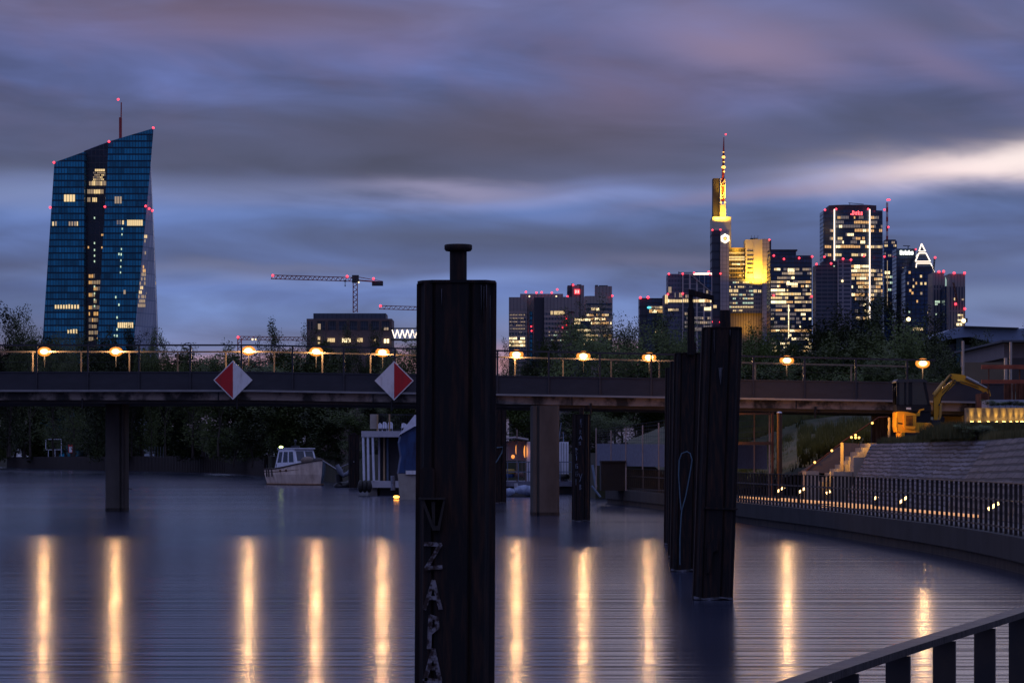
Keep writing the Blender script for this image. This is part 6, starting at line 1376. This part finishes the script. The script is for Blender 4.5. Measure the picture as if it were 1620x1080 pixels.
# ================================================================= trees and plants
def leafmat(name, c1, c2):
    m = bpy.data.materials.new(name); m.use_nodes = True; MAT[name] = m
    b = m.node_tree.nodes['Principled BSDF']; n = NB(m.node_tree); setp(b, 'Roughness', .6); setp(b, 'Specular IOR Level', .25)
    oi = n.n('ShaderNodeObjectInfo').outputs['Random']; g = n.n('ShaderNodeTexCoord').outputs['Object']
    nz = n.noise(g, 0.55, 3, .6)
    f = n.m('ADD', n.m('MULTIPLY', nz, .9), n.m('MULTIPLY', n.m('SUBTRACT', oi, .5), .5))
    m.node_tree.links.new(n.ramp(f, [(.25, c1), (.65, c2)]), b.inputs['Base Color'])
    return m
M_leafd = leafmat('dark_foliage', (0.020, 0.028, 0.008), (0.068, 0.092, 0.020))
M_leafm = leafmat('green_foliage', (0.030, 0.046, 0.009), (0.080, 0.115, 0.020))
M_bark = mat('bark', (0.06, 0.045, 0.035), .9, var=.4, scale=4, stretch=(1, 1, .3), bump=.4)
def make_tree(H, spread, nleaf, leaf, m, seed, shape='round', low=.25, gap=.25, fill=0, fillw=.3):
    rnd = random.Random(seed); tb = MB(); tips = []
    def limb(p, d, L, r, lev):
        pts = [p]; q = p; dd = d.copy(); k = 4
        for i in range(k):
            dd = (dd + Vector((rnd.uniform(-.22, .22), rnd.uniform(-.22, .22), rnd.uniform(-.02, .14)))).normalized(); q = q + dd*L/k; pts.append(q)
            if lev < 3 and i >= (1 if lev else 1):
                for _ in range(2 if lev < 2 else 1):
                    a = rnd.uniform(0, 6.28); sd = Vector((math.cos(a), math.sin(a), rnd.uniform(.05, .7))).normalized()
                    limb(q, (dd*.45+sd*.8*spread).normalized(), L*rnd.uniform(.5, .72), r*(1-i/k*.6)*.55, lev+1)
            if lev >= 2 or (lev == 1 and i >= 2): tips.append(q)
        tb.tube(pts, [max(.012, r*(1-.75*i/k)) for i in range(k+1)], 6 if lev < 2 else 4, cap=False)
        tips.append(q)
    limb(Vector((0, 0, 0)), Vector((0, 0, 1)), H*.62, H*.02, 0)
    lb = MB(); zs = [t_.z for t_ in tips]; 
    tips = [t_ for t_ in tips if t_.z > H*low*.7]
    clumps = [t_ for t_ in tips if t_.z > H*.7 or rnd.random() > gap*.5]
    if fill:
        ph = [rnd.uniform(0, 6.28) for _ in range(4)]; wmax = H*fillw
        for _ in range(fill):
            z = rnd.uniform(low, 1.0); a = rnd.uniform(0, 6.28); f = (z-low)/(1-low); rr = wmax*math.sin(math.pi*min(1, .12+f*.86))**.6
            rr *= .72 + .28*math.sin(3*a+ph[0])*math.sin(7*z+ph[1]) + .14*math.sin(5*a+ph[2]); clumps.append(Vector((math.cos(a)*rr*math.sqrt(rnd.uniform(.1, 1)), math.sin(a)*rr*math.sqrt(rnd.uniform(.1, 1)), z*H*.95)))
    while len(clumps) < 18: clumps.append(rnd.choice(tips))
    per = max(4, nleaf//len(clumps))
    for c_ in clumps:
        R_ = H*rnd.uniform(.045, .10)
        for _ in range(per):
            while True:
                o = Vector((rnd.uniform(-1, 1), rnd.uniform(-1, 1), rnd.uniform(-.8, .8)))
                if o.length < 1: break
            p = c_ + o*R_
            a = Vector((rnd.gauss(0, 1), rnd.gauss(0, 1), rnd.gauss(0, .6))).normalized(); b_ = a.orthogonal().normalized(); s_ = leaf*rnd.uniform(.6, 1.3)
            lb.v += [tuple(p-a*s_), tuple(p+b_*s_*.45), tuple(p+a*s_), tuple(p-b_*s_*.45)]; k = len(lb.v); lb.f.append((k-4, k-3, k-2, k-1)); lb.sm.append(False)
    return tb, lb
PROTO = {}
def tree_proto(key, *a, **k):
    m = a[4]; tb, lb = make_tree(*a, **k)
    root = thing('tree', '', 'tree', (0, 0, 0)); tb.build('trunk', M_bark, root); lb.build('crown', m, root); PROTO[key] = root; root['_h'] = a[0]
    me = root.children[1].data; zs = [v.co.z for v in me.vertices]; zs.sort(); root['_top'] = zs[int(len(zs)*.99)]; xs = sorted(v.co.x for v in me.vertices); root['_w'] = xs[int(len(xs)*.98)]-xs[int(len(xs)*.02)]
tree_proto('A', 10, 1.0, 12000, .15, M_leafd, 11, fill=200, low=.12); tree_proto('B', 10, 1.1, 6500, .14, M_leafm, 12, gap=.3, fill=60, low=.15); tree_proto('C', 10, .8, 9000, .15, M_leafm, 13, fill=150, low=.1, fillw=.26)
tree_proto('D', 10, 1.2, 9000, .125, M_leafd, 14, gap=.3, low=.15, fill=90, fillw=.32); tree_proto('E', 10, .9, 22000, .19, M_leafd, 15, low=.0, gap=.1, fill=420, fillw=.36); tree_proto('S', 4, 1.3, 4000, .085, M_leafm, 16, low=0.0, gap=.1, fill=90, fillw=.5)
used = set()
def plant(key, px, ytop, D, wpx, label, group, z0=None, rz=None, name=None, cat=None):
    z0 = GZ if z0 is None else z0; p = PROTO[key]; H = Z(ytop, D)-z0; sz = H/p['_top']; sw = (wpx*D/F)/p['_w']
    rz = random.uniform(0, 6.28) if rz is None else rz
    loc = (X(px, D), D, z0)
    if key not in used: o = p; used.add(key); o.location = loc; o.rotation_euler = (0, 0, rz); o['label'] = label; o['group'] = group
    else: o = copy_tree(p, loc, rz, label=label, group=group)
    o.scale = (sw, sw, sz)
    if name: o.name = name; o['category'] = cat
    return o
gA = 'trees on the far left bank'; gB = 'trees between the bridge and the skyline'; gC = 'trees and bushes behind the boats'
T = [('A', 15, 497, 460, 90, 'tall dark tree at the left edge of the photo', gA), ('D', 48, 503, 440, 60, 'open crowned tree just left of the blue twin tower', gA), ('C', 85, 538, 430, 60, 'tree below the left half of the blue twin tower', gA),
     ('A', 118, 543, 420, 60, 'low tree in front of the blue tower, left of its dark gap', gA), ('D', 115, 527, 470, 24, 'slender dark tree before the foot of the blue tower', gA), ('E', 152, 541, 410, 60, 'bushy tree just left of the left bridge pier', gA), ('D', 185, 532, 420, 60, 'loose tree behind the lamp above the left pier', gA),
     ('A', 208, 530, 430, 50, 'tree covering the lower right corner of the blue tower', gA), ('A', 240, 532, 420, 46, 'round dark tree just right of the blue tower', gA), ('D', 262, 535, 400, 50, 'thin tree right of the round dark one', gA), ('D', 305, 558, 380, 60, 'low open tree in the gap left of the red and white sign', gA),
     ('B', 345, 556, 370, 50, 'tree whose crown rises behind the left sign', gA), ('D', 398, 546, 350, 45, 'tree between the left sign and the tall middle one', gA), ('A', 436, 519, 330, 62, 'tallest tree in the gap left of the brown building', gA), ('D', 472, 528, 330, 45, 'tree right at the corner of the brown building', gA)]
for a in T: plant(*a)
# dense wood under the bridge line
rnd = random.Random(5)
wl = ['deep shade', 'dull light', 'half shade']
for i in range(20):
    px = -10+i*26+rnd.uniform(-6, 6); D = lerp(640, 330, max(0, min(1, px/430)))*rnd.uniform(.95, 1.05)
    if px > 480: D = rnd.uniform(250, 290)
    plant(rnd.choice('EACE'), px, rnd.uniform(556, 585), D, rnd.uniform(95, 125), 'dark leafy tree of the dense wood below the bridge line', 'dense wood on the left bank')
for i in range(20):
    px = 0+i*22+rnd.uniform(-8, 8); sx = lerp(lerp(655, 420, min(1, max(0, (px-14)/346))), 345, max(0, min(1, (px-360)/60)))
    D = max(sx, 250) + rnd.uniform(8, 25)
    if px > 430: D = rnd.uniform(250, 262)
    plant('S' if i % 3 else 'E', px, rnd.uniform(672, 700), D, rnd.uniform(60, 90), 'bush crowding the top of the left quay wall', 'bushes on the left bank', name='bush', cat='bush')
plant('B', 140, 655, 505, 45, 'lighter green tree left of the left bridge pier', gA); plant('D', 398, 660, 338, 60, 'pale stemmed tree leaning over the water left of the cabin boat', gA, z0=1.0); plant('B', 370, 672, 350, 50, 'light green bushy tree over the quay left of the cabin boat', gA, z0=1.0)
# behind the boats, up to the skyline
T = [('E', 455, 640, 262, 90), ('E', 520, 625, 250, 90), ('C', 560, 650, 235, 60), ('E', 600, 610, 240, 90), ('A', 645, 600, 230, 80), ('C', 700, 600, 230, 80), ('E', 640, 640, 215, 70), ('E', 760, 610, 230, 90), ('C', 815, 625, 215, 70), ('E', 850, 600, 225, 90), ('B', 890, 650, 205, 70), ('E', 930, 600, 220, 100), ('C', 985, 610, 215, 90), ('E', 1035, 605, 205, 90), ('B', 955, 655, 195, 50), ('S', 560, 700, 214, 40), ('S', 535, 715, 232, 40)]
for i, a in enumerate(T): plant(*a, 'green bushy tree in the belt behind the boats and fence', 'tree belt behind the boats', z0=2.2 if a[2] < 690 else 1.0)
T = [('B', 520, 536, 310, 40, 'tree before the lit ground floor of the brown building'), ('D', 562, 524, 300, 46, 'loose tree before the middle of the brown building'), ('A', 590, 530, 300, 40, 'dark tree before the right half of the brown building'), ('C', 640, 538, 290, 60, 'tree beneath the zigzag light bridge'),
     ('D', 812, 543, 260, 40, 'small tree just right of the large near pile, low against the sky'), ('D', 848, 540, 250, 40, 'thin tree before the dark side of the broad grey tower'), ('D', 880, 506, 240, 62, 'airy tree in front of the broad grey tower'), ('B', 925, 512, 235, 60, 'tree before the low glass block with yellow floors'),
     ('D', 975, 486, 235, 78, 'tall airy tree right of the round cornered tower'), ('B', 960, 528, 220, 90, 'broad tree below the pink gap in the clouds'), ('D', 1005, 520, 230, 50, 'loose tree left of the low dark block'), ('A', 1042, 505, 225, 60, 'dark tree before the low block with the teal light'), ('B', 1085, 512, 220, 70, 'tree left of the gallows post'),
     ('C', 1190, 524, 210, 62, 'green tree right beside the stout leaning pile'), ('B', 1235, 535, 205, 60, 'tree in front of the dark tower full of lit floors'), ('D', 1230, 512, 215, 40, 'open tree over the green one, near the lit floors')]
for a in T: plant(*a, gB)
T = [('D', 1332, 474, 190, 120, 'great dark tree before the grey balconied high-rise'), ('D', 1300, 500, 186, 80, 'left lobe of trees at the great dark crown, over the bridge lamp gap'), ('A', 1385, 482, 195, 90, 'dark open tree before the tower with two light strips'), ('A', 1415, 490, 190, 90, 'dark tree below the white lettered sign'), ('C', 1430, 520, 175, 76, 'lighter green tree above the last bridge lamp'),
     ('D', 1465, 500, 185, 80, 'spreading tree in front of the blue gridded tower'), ('E', 1345, 535, 170, 100, 'low dense tree below the great dark crown'), ('E', 1270, 560, 170, 90, 'low dense tree right of the pile row'), ('C', 1210, 575, 165, 70, 'low green tree just behind the bridge right of the piles'), ('D', 1490, 545, 170, 70, 'thin tree before the curved roof hall'),
     ('D', 1560, 540, 165, 70, 'sparse tree before the middle of the hall'), ('D', 1608, 528, 168, 40, 'dark tree at the right edge of the photo'), ('D', 1536, 548, 160, 50, 'small sparse tree behind the tan screen wall'), ('E', 1400, 560, 160, 100, 'dense shrubby tree behind the bridge above the digger')]
for a in T: plant(*a, gB, z0=2.4)
for i, px in enumerate((1190, 1240, 1295, 1350, 1400, 1450, 1500)):
    plant('S', px, 590+rnd.uniform(-8, 10), 158, 70, 'scrub growing along the top of the grass bank behind the bridge', 'scrub above the grass bank', z0=4.2, name='bush', cat='bush')

# grass tufts on the upper ground: uncountable
M_grass = leafmat('grass_blades', (0.05, 0.055, 0.018), (0.14, 0.12, 0.045))
def tufts(n, area, h, seed, name, m, blades=9, lean=.35):
    r_ = random.Random(seed); mb = MB()
    for _ in range(n):
        x, y, z = area(r_)
        for _ in range(blades):
            a = r_.uniform(0, 6.28); hh = h*r_.uniform(.4, 1.2); dx, dy = math.cos(a)*hh*lean*r_.random(), math.sin(a)*hh*lean*r_.random(); w_ = .012+.01*r_.random(); px_, py_ = x+r_.uniform(-.12, .12), y+r_.uniform(-.12, .12)
            mb.v += [(px_-w_, py_, z-.03), (px_+w_, py_, z-.03), (px_+dx, py_+dy, z+hh)]; k = len(mb.v); mb.f.append((k-3, k-2, k-1)); mb.sm.append(False)
    return tag(mb.build(name, m), kind='stuff')
def a1(r_):
    y = r_.uniform(63, 100); xe = lerp(12.95, 13.45, (y-62)/18) if y < 80 else lerp(13.45, 12.8, (y-80)/21); x = xe + .05 + abs(r_.gauss(0, 2.2))
    return x, y, 2.62+(x-12.8)*.012
tufts(3800, a1, .24, 3, 'grass', M_grass)
def a2(r_):
    x = r_.uniform(8.0, 15); y = r_.uniform(113, 149); f = (y-113)/36
    # height of the bank mesh, roughly
    z = None
    for i in range(4):
        for j in range(2):
            q = [g[i][j], g[i+1][j], g[i+1][j+1], g[i][j+1]]
            if q[0][1] <= y+3 and y-3 <= q[2][1] and min(p[0] for p in q) <= x <= max(p[0] for p in q):
                ty = min(1, max(0, (y-q[0][1])/(q[3][1]-q[0][1]))); xl = lerp(q[0][0], q[3][0], ty); xr = lerp(q[1][0], q[2][0], ty)
                if xl <= x <= xr: tx = (x-xl)/(xr-xl); z = lerp(lerp(q[0][2], q[3][2], ty), lerp(q[1][2], q[2][2], ty), tx)
    return x, y, (z if z is not None else -5)
g_bank = g
tufts(4200, a2, .4, 4, 'bank_grass', leafmat('bank_blades', (0.02, 0.035, 0.012), (0.06, 0.08, 0.03)))
# taller weeds before the planter wall and plants in it
def a3(r_): x = r_.uniform(X(1478, 86), X(1640, 86)); return x, r_.uniform(82, 89.5), 2.72
tufts(900, a3, .45, 6, 'weeds', M_grass, 8, .3)
plant('S', 1545, 672, 82, 46, 'dark bush on the edge of the paved slope right of the digger', 'bushes near the digger', z0=2.6, name='bush', cat='bush')
plant('S', 1478, 684, 92, 30, 'small green bush at the tracks of the digger', 'bushes near the digger', z0=2.6, name='bush', cat='bush')
plant('S', 1568, 676, 83, 26, 'small bush just right of the dark one on the slope edge', 'bushes near the digger', z0=2.6, name='bush', cat='bush')
for i, px in enumerate(range(1563, 1640, 9)):
    plant('S', px, 634+rnd.uniform(-3, 4), 90.35, 16, 'plant lit yellow from below in the planter wall', 'plants in the planter wall', z0=Z(646, 90.3), name='plant', cat='plant')
for k_ in list(PROTO):
    if k_ not in used: pass
for p in PROTO.values():
    for kk in ('_h', '_top', '_w'):
        pass
ORD = 'first second third fourth fifth sixth seventh eighth ninth tenth eleventh twelfth thirteenth fourteenth fifteenth sixteenth seventeenth eighteenth nineteenth twentieth'.split() + ['twenty-first', 'twenty-second', 'twenty-third', 'twenty-fourth']
for grp, tmpl in (('dense wood on the left bank', '%s tree from the left in the dark wood below the bridge line'), ('bushes on the left bank', '%s bush from the left on top of the left quay wall'),
                  ('tree belt behind the boats', '%s green tree from the left in the belt behind the boats and fence'), ('scrub above the grass bank', '%s bush from the left above the grass bank behind the bridge'),
                  ('plants in the planter wall', '%s plant from the left in the wall lit yellow from below')):
    ms = sorted([o for o in sc.objects if o.parent is None and o.get('group') == grp], key=lambda o: o.location.x/o.location.y)
    for i, o in enumerate(ms): o['label'] = tmpl % ORD[i]
for o in list(sc.objects):
    for kk in ('_h', '_top', '_w'):
        if kk in o.keys(): del o[kk]
